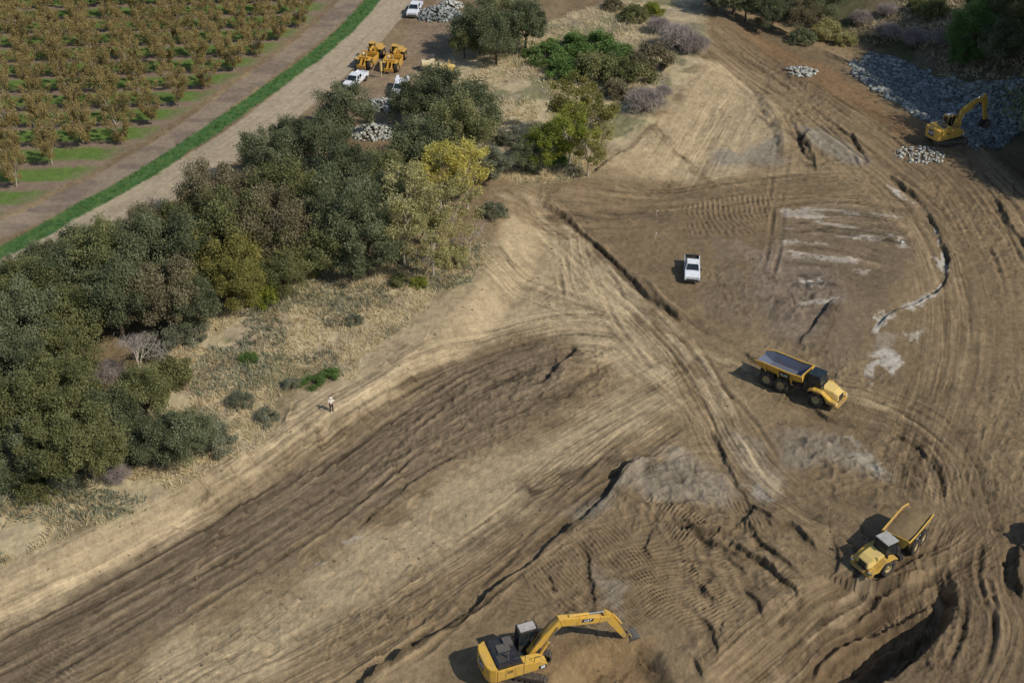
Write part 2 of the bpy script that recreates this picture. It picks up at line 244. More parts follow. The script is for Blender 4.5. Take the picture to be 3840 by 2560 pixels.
# orchard rows: the last tree of each row stands here, rows run to the left
OANG = R(4); ODIR = (math.cos(OANG), math.sin(OANG)); OSP, ORSP, OSH = 5.3, 6.2, .61
def _orch():
    m = [(57, 707), (198, 620), (460, 537), (568, 463), (672, 392), (764, 326), (891, 266), (1050, 158), (1130, 60), (1170, -10), (1230, -90)]
    q = [P(*a) for a in m]; U = np.array([a.x*ODIR[0]+a.y*ODIR[1] for a in q]); W_ = np.array([-a.x*ODIR[1]+a.y*ODIR[0] for a in q])
    ph = np.angle(np.exp(2j*np.pi*W_[:7]/ORSP).mean())/(2*np.pi)*ORSP; n = np.round((W_[:7]-ph)/ORSP); pu = np.angle(np.exp(2j*np.pi*(U[:7]/OSP-n*OSH)).mean())/(2*np.pi)
    rows = []; k0 = int(n[0])
    for k in range(k0-1, k0+17):
        w_ = ph+k*ORSP; ue = np.interp(w_, W_, U) if w_ > W_[0] else U[0]-(W_[0]-w_)*1.3; uu = (math.floor(ue/OSP-k*OSH-pu+.3)+k*OSH+pu)*OSP
        rows.append(Vector((uu*ODIR[0]-w_*ODIR[1], uu*ODIR[1]+w_*ODIR[0], PLZ)))
    return rows
OROWS = _orch()
_r = np.random.RandomState(5); GOUGE = []
for _k in range(900):
    _q = P(_r.uniform(700, 3840), _r.uniform(60, 2560)); _x, _y = _q.x, _q.y
    if fbm(np.array([_x*.05]), np.array([_y*.05]), 3, 99)[0] > .44: GOUGE.append((_x, _y, _r.normal()*.45+(2.3 if _r.rand() < .6 else 1.0), _r.uniform(.5, 2.4), _r.uniform(.10, .34)))
def near(X, Y, pts, m):
    a = np.array(pts); return (X > a[:, 0].min()-m) & (X < a[:, 0].max()+m) & (Y > a[:, 1].min()-m) & (Y < a[:, 1].max()+m)
def ground(X, Y, detail=True):
    """height, soil colour (n,3) and surface number of the land at world positions"""
    X = np.asarray(X, float).ravel(); Y = np.asarray(Y, float).ravel()
    h = hbase(X, Y); n = X.size
    n1 = fbm(X*0.06, Y*0.06, 4, 11); n2 = fbm(X*0.35, Y*0.35, 4, 23); n3 = fbm(X*1.7, Y*1.7, 3, 31)
    WX = X + 1.5*(fbm(X*0.25, Y*0.25, 3, 5)-.5) + .5*(vn(X*1.3, Y*1.3, 8)-.5); WY = Y + 1.5*(fbm(X*0.25, Y*0.25, 3, 6)-.5) + .5*(vn(X*1.3, Y*1.3, 9)-.5)
    col = np.outer(1-ss(.35, .65, n1), BRN) + np.outer(ss(.35, .65, n1), (0.235, 0.175, 0.105))
    def mixc(m, c): nonlocal col; m = np.clip(m, 0, 1)[:, None]; col = col*(1-m) + np.array(c)[None]*m
    for pts, c, soft, k in REG:
        I = near(WX, WY, pts, soft*3)
        if not I.any(): continue
        d = polysd(WX[I], WY[I], pts) + soft*2.2*(n2[I]-.5)
        m = np.zeros(n); m[I] = k*ss(-soft, soft, d); mixc(m, c)
    dcol = np.zeros(n); dh = np.zeros(n); jag = .34*(fbm(X*.9, Y*.9, 3, 141)-.5)+.07*(vn(X*4, Y*4, 142)-.5)
    # the graded slopes and the haul roads are finely combed
    for q, (pts, hw, ah, ac, fr) in enumerate(FLOW):
        I = near(WX, WY, pts, hw*1.2)
        if not I.any(): continue
        x, y = .2*WX[I]+.8*X[I], .2*WY[I]+.8*Y[I]; d, u, L = pdist(x, y, pts); wgt = (1-ss(.45*hw, 1.1*hw, np.abs(d)))*ss(0, 4, L-u+.01)*ss(0, 3, u+.01)
        wgt = wgt*(.35+.65*ss(.35, .6, fbm(u*.05+q*3, d*.25, 2, 60+q)))
        s1 = fbm(u*.06+q*9.1, d*fr+q, 2, 70+q)-.5; s2 = fbm(u*.12+q*4.7, d*fr*3.1, 2, 90+q)-.5; s3 = vn(u*.9+q, d*fr*2.2, 110+q)-.5
        s4 = vn(u*.18+q*2.3, d*fr*7+q, 130+q)-.5; dh[I] += wgt*ah*(.40*s1+.40*s2+.16*s3+.40*s4+.55*np.minimum(s2+.28, 0)*(fbm(u*.2, d, 2, 55) > .5)); dcol[I] += wgt*ac*(1.2*s1+1.5*s2+.5*s3+1.0*s4)
    for q, (pts, g, dep) in enumerate(RUTS):
        I = near(X, Y, pts, 4)
        if not I.any(): continue
        x, y = X[I]+.12*(WX[I]-X[I]), Y[I]+.12*(WY[I]-Y[I]); d, u, L = pdist(x, y, pts); e = ss(0, 3, L-u+.01)*ss(0, 3, u+.01)*(.15+.95*ss(.3, .7, fbm(u*.12, np.sign(d)*.7+q, 2, 7)))
        a = np.abs(np.abs(d)-g); r = np.exp(-(a/.22)**2); b = np.exp(-((a-.5)/.2)**2)
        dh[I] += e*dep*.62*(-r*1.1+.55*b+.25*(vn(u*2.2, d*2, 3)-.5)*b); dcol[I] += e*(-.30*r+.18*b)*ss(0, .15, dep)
    for pts, hh, wd, fall in STEP:
        I = near(X, Y, pts, fall*3)
        if not I.any(): continue
        x, y = X[I]+.45*(WX[I]-X[I]), Y[I]+.45*(WY[I]-Y[I])
        d, u, L = pdist(x, y, pts); e = ss(0, 2, L-u+.01)*ss(0, 2, u+.01); d = d*np.sign(hh)+jag[I]*1.3; a = abs(hh)
        v = (.55+.9*vn(u*.45, u*0, 13))
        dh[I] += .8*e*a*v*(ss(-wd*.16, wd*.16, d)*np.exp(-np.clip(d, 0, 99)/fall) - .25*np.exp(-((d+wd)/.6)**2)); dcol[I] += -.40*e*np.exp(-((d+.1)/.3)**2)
    for gx, gy, ga, gl, gh in GOUGE:
        I = (np.abs(X-gx) < gl+1.5) & (np.abs(Y-gy) < gl+1.5)
        if not I.any(): continue
        x = X[I]-gx; y = Y[I]-gy; u = x*math.cos(ga)+y*math.sin(ga); d = -x*math.sin(ga)+y*math.cos(ga)+.12*u*u/gl+.5*(WX[I]-X[I])+jag[I]; e = (1-ss(gl*.6, gl, np.abs(u)))*np.exp(-np.abs(d)/1.2)
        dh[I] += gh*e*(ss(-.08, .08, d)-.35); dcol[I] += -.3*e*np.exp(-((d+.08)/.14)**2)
    for pts, amp, wd in RIDGES:
        I = near(X, Y, pts, 4)
        if not I.any(): continue
        x, y = X[I]+.4*(WX[I]-X[I]), Y[I]+.4*(WY[I]-Y[I])
        d, u, L = pdist(x, y, pts); dh[I] += amp*(.6+.7*vn(u*.6, u*0, 19))*np.exp(-(d/wd)**2)*ss(0, 2, L-u+.01)*ss(0, 1.5, u+.01)
    for pts, amp, size in CLOD:
        I = near(X, Y, pts, 3)
        if not I.any(): continue
        m = ss(-1.5, 2.5, polysd(WX[I], WY[I], pts)); x, y = WX[I]/size, WY[I]/size
        r = 1-np.abs(2*fbm(x, y, 3, 41)-1); r2 = 1-np.abs(2*vn(x*2.3, y*2.3, 43)-1)
        dh[I] += m*amp*(1.1*(r-.75)+.35*(r2-.6)); dcol[I] += m*.30*(r-.75)
    for pts, ang, spc in CLEAT:
        I = near(X, Y, pts, 3)
        if not I.any(): continue
        m = ss(-.5, 1.0, polysd(WX[I], WY[I], pts)); a = R(ang)+.5*(vn(X[I]*.12, Y[I]*.12, 4)-.5)
        x, y = X[I]-pts[0][0], Y[I]-pts[0][1]; u = x*np.cos(a)+y*np.sin(a); vv = -x*np.sin(a)+y*np.cos(a)
        lane = ss(.12, .3, np.abs(((vv/2.6+.25*vn(u*.1, vv*0, 3)) % 1)-.5)*1.0+.05)
        ph = u+.5*vn(vv*.5, u*.2, 5); k_ = m*(.25+.75*lane)*ss(.25, .5, fbm(x*.25, y*.25, 2, 77)); ww = np.sin(2*math.pi*ph/(spc*1.25)); dh[I] += .10*k_*ww; dcol[I] += .14*k_*ww
    dcol += .32*(n2-.5)+.34*(n3-.5)+.25*(vn(X*6, Y*6, 51)-.5)
    for pts, k in WHITES:
        I = near(WX, WY, pts, 1.5)
        if not I.any(): continue
        m = np.zeros(n); x, y = X[I]+.5*(WX[I]-X[I]), Y[I]+.5*(WY[I]-Y[I])
        m[I] = k*1.05*ss(-.25, .35, polysd(x, y, pts)+1.3*(n3[I]-.5)+.5*(n2[I]-.5)+.5*(vn(X[I]*5, Y[I]*5, 9)-.5)); mixc(m, WHT)
    for pts, wdt, k, c in STREAK:
        I = near(X, Y, pts, 1.5)
        if not I.any(): continue
        x, y = X[I]+.25*(WX[I]-X[I]), Y[I]+.25*(WY[I]-Y[I]); d, u, L = pdist(x, y, pts); m = np.zeros(n); br = ss(.42, .56, fbm(u*.35+pts[0][0], d*.8, 3, 171)+.12*(n3[I]-.5))
        m[I] = k*br*(1-ss(wdt*.6, wdt, np.abs(d)+.3*wdt*(n3[I]-.5)))*ss(0, 1, L-u+.01)*ss(0, 1, u+.01); mixc(m, c)
    surf = np.zeros(n, int)
    # plateau: dry grass under the woods, orchard floor, verge, roads
    sc = np.maximum(polysd(WX, WY, SCRUBP), polysd(WX, WY, UPP)); sc = ss(-1.2, 1.2, sc+2*(n2-.5)); pl = sc
    mixc(.8*sc, DRYG); mixc(sc*ss(.5, .62, fbm(X*.22, Y*.22, 4, 201))*.7, (.10, .115, .05)); mixc(sc*ss(.52, .66, fbm(X*.3, Y*.3, 3, 207))*.5, (.24, .19, .15))
    dr, ur, _ = pdist(X, Y, ROADL); wd = X*0+Y*0
    near_o = (X < 15) & (Y > 90)
    dv, _, _ = pdist(X, Y, VERGE); dp, _, _ = pdist(X, Y, DPATH); wn = (n2-.5)*1.2+(n3-.5)*.7
    side = dp                                             # orchard on one side of the path
    sgn = np.sign(pdist(np.array([-110.]), np.array([190.]), DPATH)[0][0]); orch = ss(0, 2.0, side*sgn-2.4+wn*1.4)*near_o
    mixc(orch, (.21, .16, .118))
    # grass alleys between the rows of trees
    c0 = OROWS[3]; vv = -(X-c0.x)*ODIR[1]+(Y-c0.y)*ODIR[0]
    rows = sorted([-(p.x-c0.x)*ODIR[1]+(p.y-c0.y)*ODIR[0] for p in OROWS]); rows = [rows[0]-12.4, rows[0]-6.2]+rows+[rows[-1]+6.2*k for k in (1, 2, 3, 4)]
    dist = np.min([np.abs(vv-r) for r in rows], 0); gr = ss(.75, 1.6, dist+1.5*(n2-.5)+.8*(n3-.5))*orch*ss(2.0, 6.5, side*sgn+2.2*(n2-.5)+1.5*(n1-.5))
    mixc(gr*.92, (.095, .17, .035)); mixc(gr*ss(.5, .7, n3)*.4, (.15, .17, .06)); surf[(orch > .5)] = 1
    m = 1-ss(1.7, 2.3, np.abs(dp)+wn*.9); mixc(m*near_o*.9, (.255, .205, .155)); mixc(m*near_o*ss(.45, .65, fbm(X*.15, Y*.4, 3, 301))*.7, (.165, .130, .105)); surf[(m > .5) & near_o & (surf == 0)] = 2
    m = 1-ss(3.3, 4.0, np.abs(dr-.5*np.sign(-sgn))+wn*.4); mixc(m*near_o, (.365, .30, .215)); 
    st = fbm(ur*.05, dr*1.6, 3, 305); mixc(m*near_o*ss(.5, .7, st)*.55, (.28, .235, .17)); surf[(m > .5) & near_o] = 3
    m = 1-ss(1.15, 1.75, np.abs(dv)+wn*.5); mixc(m*near_o, (.055, .125, .04)); mixc(m*near_o*ss(.45, .7, n3)*.6, (.10, .15, .045)); surf[(m > .5) & near_o] = 4
    ap = ss(-1, 1, polysd(WX, WY, APRON)+1.5*(n2-.5))*(surf == 0); mixc(ap*.85, (.235, .175, .12)); 
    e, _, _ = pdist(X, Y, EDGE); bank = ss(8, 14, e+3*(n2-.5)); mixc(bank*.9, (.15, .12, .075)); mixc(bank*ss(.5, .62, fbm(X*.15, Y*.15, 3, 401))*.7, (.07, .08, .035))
    far = ss(262, 340, Y); mixc(far*.8, (.16, .14, .08))
    flat = np.isin(surf, (2, 3, 4)) | (orch > .5)
    dh = dh*np.where(flat, .25, 1) + .22*(n1-.5) + np.where(flat, .04, .18)*(n2-.5) + np.where(flat, .02, .115)*(n3-.5) + .03*(vn(X*5, Y*5, 52)-.5)
    dh += sc*.35*(fbm(X*.5, Y*.5, 3, 61)-.5) + bank*1.2*(fbm(X*.2, Y*.2, 3, 63)-.5)
    damp = np.where(flat | (sc > .5), .55, 1.0)
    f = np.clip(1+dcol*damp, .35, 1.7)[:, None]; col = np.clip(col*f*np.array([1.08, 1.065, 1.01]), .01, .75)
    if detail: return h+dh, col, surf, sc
    return h+dh
def gz(x, y): return float(ground([x], [y], False)[0])
def on_land(px, py):
    q = P(px, py); z = q.z
    for _ in range(5):
        z = .3*z+.7*gz(q.x, q.y); q = at_z(px, py, z)
    return Vector((q.x, q.y, gz(q.x, q.y)))
# ---------------------------------------------------------------- materials
MATS = {}
def principled(name, rough=.8, spec=.3):
    m = bpy.data.materials.new(name); m.use_nodes = True; b = m.node_tree.nodes['Principled BSDF']
    b.inputs['Roughness'].default_value = rough
    b.inputs['Specular IOR Level'].default_value = spec
    return m, m.node_tree, b
def solid(name, c, rough=.6, spec=.4, metal=0, dirt=0.0, dirtc=(.22, .17, .10), scale=2.5, bump=0.0, mud=0.0):
    """paint / metal / rubber with procedural grime"""
    if name in MATS: return MATS[name]
    m, t, b = principled(name, rough, spec); N = t.nodes; L = t.links
    b.inputs['Metallic'].default_value = metal
    tc = N.new('ShaderNodeTexCoord'); no = N.new('ShaderNodeTexNoise'); no.inputs['Scale'].default_value = scale; no.inputs['Detail'].default_value = 6
    L.new(tc.outputs['Object'], no.inputs['Vector'])
    rp = N.new('ShaderNodeValToRGB'); rp.color_ramp.elements[0].position = .42; rp.color_ramp.elements[1].position = .72
    rp.color_ramp.elements[0].color = (*c, 1); rp.color_ramp.elements[1].color = tuple(c[i]*(1-dirt)+dirtc[i]*dirt for i in range(3))+(1,)
    L.new(no.outputs['Fac'], rp.inputs['Fac']); L.new(rp.outputs['Color'], b.inputs['Base Color'])
    if mud:
        sx = N.new('ShaderNodeSeparateXYZ'); L.new(tc.outputs['Object'], sx.inputs[0]); n2 = N.new('ShaderNodeTexNoise'); n2.inputs['Scale'].default_value = 3.5; n2.inputs['Detail'].default_value = 5; L.new(tc.outputs['Object'], n2.inputs['Vector'])
        mr = N.new('ShaderNodeMapRange'); mr.inputs['From Min'].default_value = 2.0*mud; mr.inputs['From Max'].default_value = .5; mr.inputs['To Max'].default_value = .75; L.new(sx.outputs['Z'], mr.inputs['Value'])
        ma = N.new('ShaderNodeMath'); ma.operation = 'MULTIPLY_ADD'; ma.inputs[1].default_value = 2.4; ma.inputs[2].default_value = -1.2; L.new(n2.outputs['Fac'], ma.inputs[0])
        mb_ = N.new('ShaderNodeMath'); mb_.operation = 'ADD'; mb_.use_clamp = True; L.new(mr.outputs[0], mb_.inputs[0]); L.new(ma.outputs[0], mb_.inputs[1])
        mc = N.new('ShaderNodeMath'); mc.operation = 'MULTIPLY'; mc.use_clamp = True; mc.inputs[1].default_value = .85; L.new(mb_.outputs[0], mc.inputs[0])
        mx = N.new('ShaderNodeMix'); mx.data_type = 'RGBA'; L.new(mc.outputs[0], mx.inputs['Factor']); L.new(rp.outputs['Color'], mx.inputs['A']); mx.inputs['B'].default_value = (.25, .19, .12, 1); L.new(mx.outputs['Result'], b.inputs['Base Color'])
    if bump:
        bp = N.new('ShaderNodeBump'); bp.inputs['Strength'].default_value = bump; bp.inputs['Distance'].default_value = .05
        L.new(no.outputs['Fac'], bp.inputs['Height']); L.new(bp.outputs[0], b.inputs['Normal'])
    MATS[name] = m; return m
YEL = solid('machine_yellow', (.64, .38, .055), .55, .35, 0, .5, (.40, .30, .15), 1.6, mud=.85)
YELP = solid('hood_yellow', (.70, .50, .16), .6, .3, 0, .4, (.5, .40, .24), 1.3)
ORG = solid('orange_yellow', (.60, .31, .03), .55, .35, 0, .45, (.38, .26, .12), 1.3, mud=.7)
CREAM = solid('cream_paint', (.62, .52, .30), .5, .4, 0, .3)
BLK = solid('black_paint', (.018, .02, .024), .4, .5, 0, .3, (.10, .09, .07))
GLS = solid('dark_glass', (.012, .022, .026), .12, .6, 0, .1)
RUB = solid('tyre_rubber', (.035, .033, .03), .85, .2, 0, .75, (.20, .16, .11), 3)
RIM = solid('rim_paint', (.42, .33, .15), .6, .3, 0, .5)
STL = solid('worn_steel', (.16, .145, .125), .55, .5, .5, .6, (.22, .17, .12), 3)
TRK = solid('crawler_steel', (.085, .072, .058), .7, .4, .2, .7, (.20, .155, .10), 3)
CHR = solid('cylinder_rod', (.55, .55, .55), .25, .6, .9, .1)
WHP = solid('white_paint', (.78, .80, .83), .3, .5, 0, .15, (.60, .56, .50), 1.4, mud=.45)
GRP = solid('grey_roof_paint', (.42, .40, .37), .6, .3, 0, .4)
BED = solid('polished_body_steel', (.15, .175, .235), .55, .4, .25, .6, (.20, .14, .085), .8)
RST = solid('rusty_brown_steel', (.20, .12, .06), .7, .3, .1, .5, (.28, .19, .10), 1.5)
LOAD = solid('loaded_soil', (.20, .145, .075), .95, .1, 0, .5, (.26, .19, .11), 1.6, .8)
DKG = solid('dark_trim', (.03, .03, .032), .6, .3, 0, .3)
LMP = solid('lamp_glass', (.75, .75, .72), .2, .6)
RED = solid('red_lens', (.35, .02, .015), .3, .5)
SKIN = solid('skin', (.45, .27, .18), .6, .3); SHIRT = solid('white_shirt', (.80, .74, .66), .8, .2); TROU = solid('dark_trousers', (.035, .033, .04), .85, .2)
TIMB = solid('stake_wood', (.50, .42, .30), .8, .2)

def mat_soil():
    m, t, b = principled('soil', .95, .12); N = t.nodes; L = t.links
    at = N.new('ShaderNodeAttribute'); at.attribute_name = 'soil'
    tc = N.new('ShaderNodeTexCoord')
    def noise(s, d=6):
        n = N.new('ShaderNodeTexNoise'); n.inputs['Scale'].default_value = s; n.inputs['Detail'].default_value = d; n.inputs['Roughness'].default_value = .65
        L.new(tc.outputs['Object'], n.inputs['Vector']); return n
    a = noise(1.1); c = noise(6.5)
    mp = N.new('ShaderNodeMapRange'); mp.inputs['From Min'].default_value = .25; mp.inputs['From Max'].default_value = .75; mp.inputs['To Min'].default_value = .80; mp.inputs['To Max'].default_value = 1.20
    L.new(a.outputs['Fac'], mp.inputs['Value'])
    mp2 = N.new('ShaderNodeMapRange'); mp2.inputs['From Min'].default_value = .25; mp2.inputs['From Max'].default_value = .75; mp2.inputs['To Min'].default_value = .80; mp2.inputs['To Max'].default_value = 1.2
    L.new(c.outputs['Fac'], mp2.inputs['Value'])
    mu = N.new('ShaderNodeMath'); mu.operation = 'MULTIPLY'; L.new(mp.outputs[0], mu.inputs[0]); L.new(mp2.outputs[0], mu.inputs[1])
    vm = N.new('ShaderNodeVectorMath'); vm.operation = 'SCALE'; L.new(at.outputs['Color'], vm.inputs[0]); L.new(mu.outputs[0], vm.inputs['Scale'])
    L.new(vm.outputs[0], b.inputs['Base Color'])
    bp = N.new('ShaderNodeBump'); bp.inputs['Strength'].default_value = .55; bp.inputs['Distance'].default_value = .10
    ad = N.new('ShaderNodeMath'); ad.operation = 'ADD'; L.new(a.outputs['Fac'], ad.inputs[0]); L.new(c.outputs['Fac'], ad.inputs[1])
    L.new(ad.outputs[0], bp.inputs['Height']); L.new(bp.outputs[0], b.inputs['Normal'])
    return m
SOIL = mat_soil()
def mat_leaf(name, c1, c2, c3, trans=.25):
    """leaves: three tones, mixed per leaf, per clump and a little per plant"""
    m, t, b = principled(name, .65, .2); N = t.nodes; L = t.links
    at = N.new('ShaderNodeAttribute'); at.attribute_name = 'tone'
    tc = N.new('ShaderNodeTexCoord'); no = N.new('ShaderNodeTexNoise'); no.inputs['Scale'].default_value = .55; no.inputs['Detail'].default_value = 3
    oi = N.new('ShaderNodeObjectInfo'); va = N.new('ShaderNodeVectorMath'); va.operation = 'ADD'
    L.new(tc.outputs['Object'], va.inputs[0]); L.new(oi.outputs['Random'], va.inputs[1]); L.new(va.outputs[0], no.inputs['Vector'])
    m1 = N.new('ShaderNodeMath'); m1.operation = 'MULTIPLY_ADD'; m1.inputs[1].default_value = .30; L.new(at.outputs['Fac'], m1.inputs[0])
    m2 = N.new('ShaderNodeMath'); m2.operation = 'MULTIPLY_ADD'; m2.inputs[1].default_value = 1.5; m2.inputs[2].default_value = -.55; L.new(no.outputs['Fac'], m2.inputs[0]); L.new(m2.outputs[0], m1.inputs[2])
    m3 = N.new('ShaderNodeMath'); m3.operation = 'MULTIPLY_ADD'; m3.inputs[1].default_value = .25; L.new(oi.outputs['Random'], m3.inputs[0]); L.new(m1.outputs[0], m3.inputs[2])
    rp = N.new('ShaderNodeValToRGB'); e = rp.color_ramp.elements; e[0].position = .05; e[0].color = (*c1, 1); e[1].position = .95; e[1].color = (*c3, 1); k = e.new(.5); k.color = (*c2, 1)
    L.new(m3.outputs[0], rp.inputs['Fac']); L.new(rp.outputs['Color'], b.inputs['Base Color'])
    tr = N.new('ShaderNodeBsdfTranslucent'); L.new(rp.outputs['Color'], tr.inputs['Color'])
    mx = N.new('ShaderNodeMixShader'); mx.inputs[0].default_value = trans; L.new(b.outputs[0], mx.inputs[1]); L.new(tr.outputs[0], mx.inputs[2])
    L.new(mx.outputs[0], N['Material Output'].inputs['Surface']); return m
LEAF = {
 'oak': mat_leaf('leaf_oak', (0.085, 0.1, 0.05), (0.175, 0.195, 0.098), (0.33, 0.34, 0.19), 0.35),
 'olive': mat_leaf('leaf_olive', (0.115, 0.122, 0.046), (0.225, 0.23, 0.092), (0.36, 0.35, 0.16), 0.35),
 'brown': mat_leaf('leaf_brown', (0.13, 0.115, 0.062), (0.24, 0.205, 0.115), (0.37, 0.32, 0.19), 0.3),
 'gold': mat_leaf('leaf_gold', (0.17, 0.165, 0.045), (0.28, 0.26, 0.075), (0.4, 0.35, 0.11), 0.35),
 'lime': mat_leaf('leaf_lime', (0.16, 0.19, 0.035), (0.29, 0.32, 0.055), (0.42, 0.43, 0.09), 0.4),
 'yellow': mat_leaf('leaf_yellow', (0.4, 0.35, 0.08), (0.6, 0.53, 0.14), (0.72, 0.65, 0.25), 0.4),
 'pale': mat_leaf('leaf_pale', (0.3, 0.28, 0.11), (0.46, 0.42, 0.18), (0.6, 0.55, 0.3), 0.4),
 'grey': mat_leaf('leaf_grey', (0.16, 0.17, 0.11), (0.27, 0.275, 0.18), (0.38, 0.38, 0.26), 0.4),
 'green': mat_leaf('leaf_green', (0.1, 0.165, 0.045), (0.165, 0.26, 0.072), (0.24, 0.34, 0.11), 0.4),
 'orchard': mat_leaf('leaf_orchard', (0.24, 0.19, 0.075), (0.4, 0.31, 0.125), (0.53, 0.41, 0.18), 0.45),
 'straw': mat_leaf('leaf_straw', (.58, .48, .29), (.78, .67, .44), (.86, .78, .56), .55),
 'twig': mat_leaf('leaf_twig', (0.26, 0.215, 0.19), (0.4, 0.335, 0.3), (0.52, 0.46, 0.41), 0.1),
 'grass': mat_leaf('leaf_grass', (0.052, 0.115, 0.034), (0.081, 0.172, 0.040), (0.138, 0.218, 0.057)),
}
BARK = solid('bark', (.11, .085, .062), .9, .1, 0, .6, (.20, .16, .12), 3, .5)
BARKP = solid('pale_bark', (.42, .36, .28), .9, .1, 0, .5, (.30, .25, .19), 3, .3)
ROCK = {}
def mat_rock(name, a, c):
    m, t, b = principled(name, .85, .25); N = t.nodes; L = t.links
    at = N.new('ShaderNodeAttribute'); at.attribute_name = 'tone'; tc = N.new('ShaderNodeTexCoord'); no = N.new('ShaderNodeTexNoise'); no.inputs['Scale'].default_value = 3; no.inputs['Detail'].default_value = 5
    L.new(tc.outputs['Object'], no.inputs['Vector']); ad = N.new('ShaderNodeMath'); ad.operation = 'MULTIPLY_ADD'; ad.inputs[1].default_value = .7
    L.new(at.outputs['Fac'], ad.inputs[0]); L.new(no.outputs['Fac'], ad.inputs[2])
    rp = N.new('ShaderNodeValToRGB'); e = rp.color_ramp.elements; e[0].position = .3; e[1].position = 1.0; e[0].color = (*a, 1); e[1].color = (*c, 1)
    L.new(ad.outputs[0], rp.inputs['Fac']); L.new(rp.outputs[0], b.inputs['Base Color']); return m
RK_BLUE = mat_rock('riprap_rock', (.055, .06, .056), (.34, .36, .33)); RK_PALE = mat_rock('pale_rock', (.20, .195, .165), (.52, .52, .46))
RK_CLOD = mat_rock('clod_soil', (.10, .075, .045), (.24, .18, .11))

# ---------------------------------------------------------------- mesh building
def tag(o, label=None, cat=None, group=None, kind=None):
    for k, v in (('label', label), ('category', cat), ('group', group), ('kind', kind)):
        if v: o[k] = v
    return o
def empty(name, loc=(0, 0, 0), rz=0):
    o = bpy.data.objects.new(name, None); o.empty_display_size = .3; COL.objects.link(o); o.location = loc; o.rotation_euler = (0, 0, rz); return o
def np_mesh(name, verts, faces, mat, tone=None, smooth=False):
    """mesh from arrays; faces (n,3) or (n,4)"""
    me = bpy.data.meshes.new(name); verts = np.asarray(verts, np.float32); faces = np.asarray(faces, np.int32); k = faces.shape[1]
    me.vertices.add(len(verts)); me.vertices.foreach_set('co', verts.ravel())
    me.loops.add(faces.size); me.loops.foreach_set('vertex_index', faces.ravel())
    me.polygons.add(len(faces)); me.polygons.foreach_set('loop_start', np.arange(0, faces.size, k, dtype=np.int32))
    if smooth: me.polygons.foreach_set('use_smooth', np.ones(len(faces), bool))
    if tone is not None:
        a = me.attributes.new('tone', 'FLOAT', 'FACE'); a.data.foreach_set('value', np.asarray(tone, np.float32))
    me.update(calc_edges=True)
    if mat: me.materials.append(mat)
    return me
def link(name, me, parent=None):
    o = bpy.data.objects.new(name, me); COL.objects.link(o)
    if parent: o.parent = parent
    return o
class MB:
    """collects shapes into one mesh"""
    def __init__(s, M=None): s.v = []; s.f = []; s.M = M or Matrix.Identity(4)
    def add(s, vs, fs):
        n = len(s.v); s.v += [tuple(s.M @ Vector(v)) for v in vs]; s.f += [tuple(i+n for i in f) for f in fs]; return s
    def box(s, x0, x1, y0, y1, z0, z1):
        return s.add([(x0, y0, z0), (x1, y0, z0), (x1, y1, z0), (x0, y1, z0), (x0, y0, z1), (x1, y0, z1), (x1, y1, z1), (x0, y1, z1)],
                     [(0, 3, 2, 1), (4, 5, 6, 7), (0, 1, 5, 4), (1, 2, 6, 5), (2, 3, 7, 6), (3, 0, 4, 7)])
    def prism(s, prof, y0, y1, ins=0.0):
        """side profile [(x, z)...] counter-clockwise, extruded across"""
        n = len(prof); vs = [(x, y0, z) for x, z in prof]+[(x, y1, z) for x, z in prof]
        return s.add(vs, [tuple(range(n)), tuple(range(2*n-1, n-1, -1))]+[(i, i+n, (i+1) % n+n, (i+1) % n) for i in range(n)])
    def plan(s, prof, z0, z1):
        n = len(prof); vs = [(x, y, z0) for x, y in prof]+[(x, y, z1) for x, y in prof]
        return s.add(vs, [tuple(range(n-1, -1, -1)), tuple(range(n, 2*n))]+[(i, (i+1) % n, (i+1) % n+n, i+n) for i in range(n)])
    def cyl(s, a, b, r0, r1=None, n=12):
        r1 = r0 if r1 is None else r1; a = Vector(a); b = Vector(b); d = (b-a).normalized(); u = d.orthogonal().normalized(); w_ = d.cross(u); vs = []
        for p, r in ((a, r0), (b, r1)):
            for i in range(n): t = 2*math.pi*i/n; vs.append(tuple(p+u*(r*math.cos(t))+w_*(r*math.sin(t))))
        return s.add(vs, [tuple(range(n-1, -1, -1)), tuple(range(n, 2*n))]+[(i, (i+1) % n, (i+1) % n+n, i+n) for i in range(n)])
    def tube(s, pts, r, n=8):
        for a, b in zip(pts[:-1], pts[1:]): s.cyl(a, b, r, r, n)
        return s
    def ring(s, c, axis, prof, n=24):
        """lathe: prof [(offset along axis, radius)]"""
        c = Vector(c); d = Vector(axis).normalized(); u = d.orthogonal().normalized(); w_ = d.cross(u); k = len(prof); vs = []; fs = []
        for i in range(n):
            t = 2*math.pi*i/n; e = u*math.cos(t)+w_*math.sin(t)
            for o, r in prof: vs.append(tuple(c+d*o+e*r))
        for i in range(n):
            j = (i+1) % n
            for q in range(k-1): fs.append((i*k+q, i*k+q+1, j*k+q+1, j*k+q))
        return s.add(vs, fs)
    def build(s, name, mat, parent=None, bevel=0.0, smooth=False):
        me = bpy.data.meshes.new(name); me.from_pydata(s.v, [], s.f); me.materials.append(mat)
        bm = bmesh.new(); bm.from_mesh(me); bmesh.ops.recalc_face_normals(bm, faces=bm.faces)
        if bevel: 
            ed = [e for e in bm.edges if len(e.link_faces) == 2 and e.calc_face_angle(0) > .6]
            bmesh.ops.bevel(bm, geom=ed, offset=bevel, segments=2, affect='EDGES', clamp_overlap=True)
        bm.to_mesh(me); bm.free()
        if smooth: me.polygons.foreach_set('use_smooth', [True]*len(me.polygons)); 
        me.update(); return link(name, me, parent)

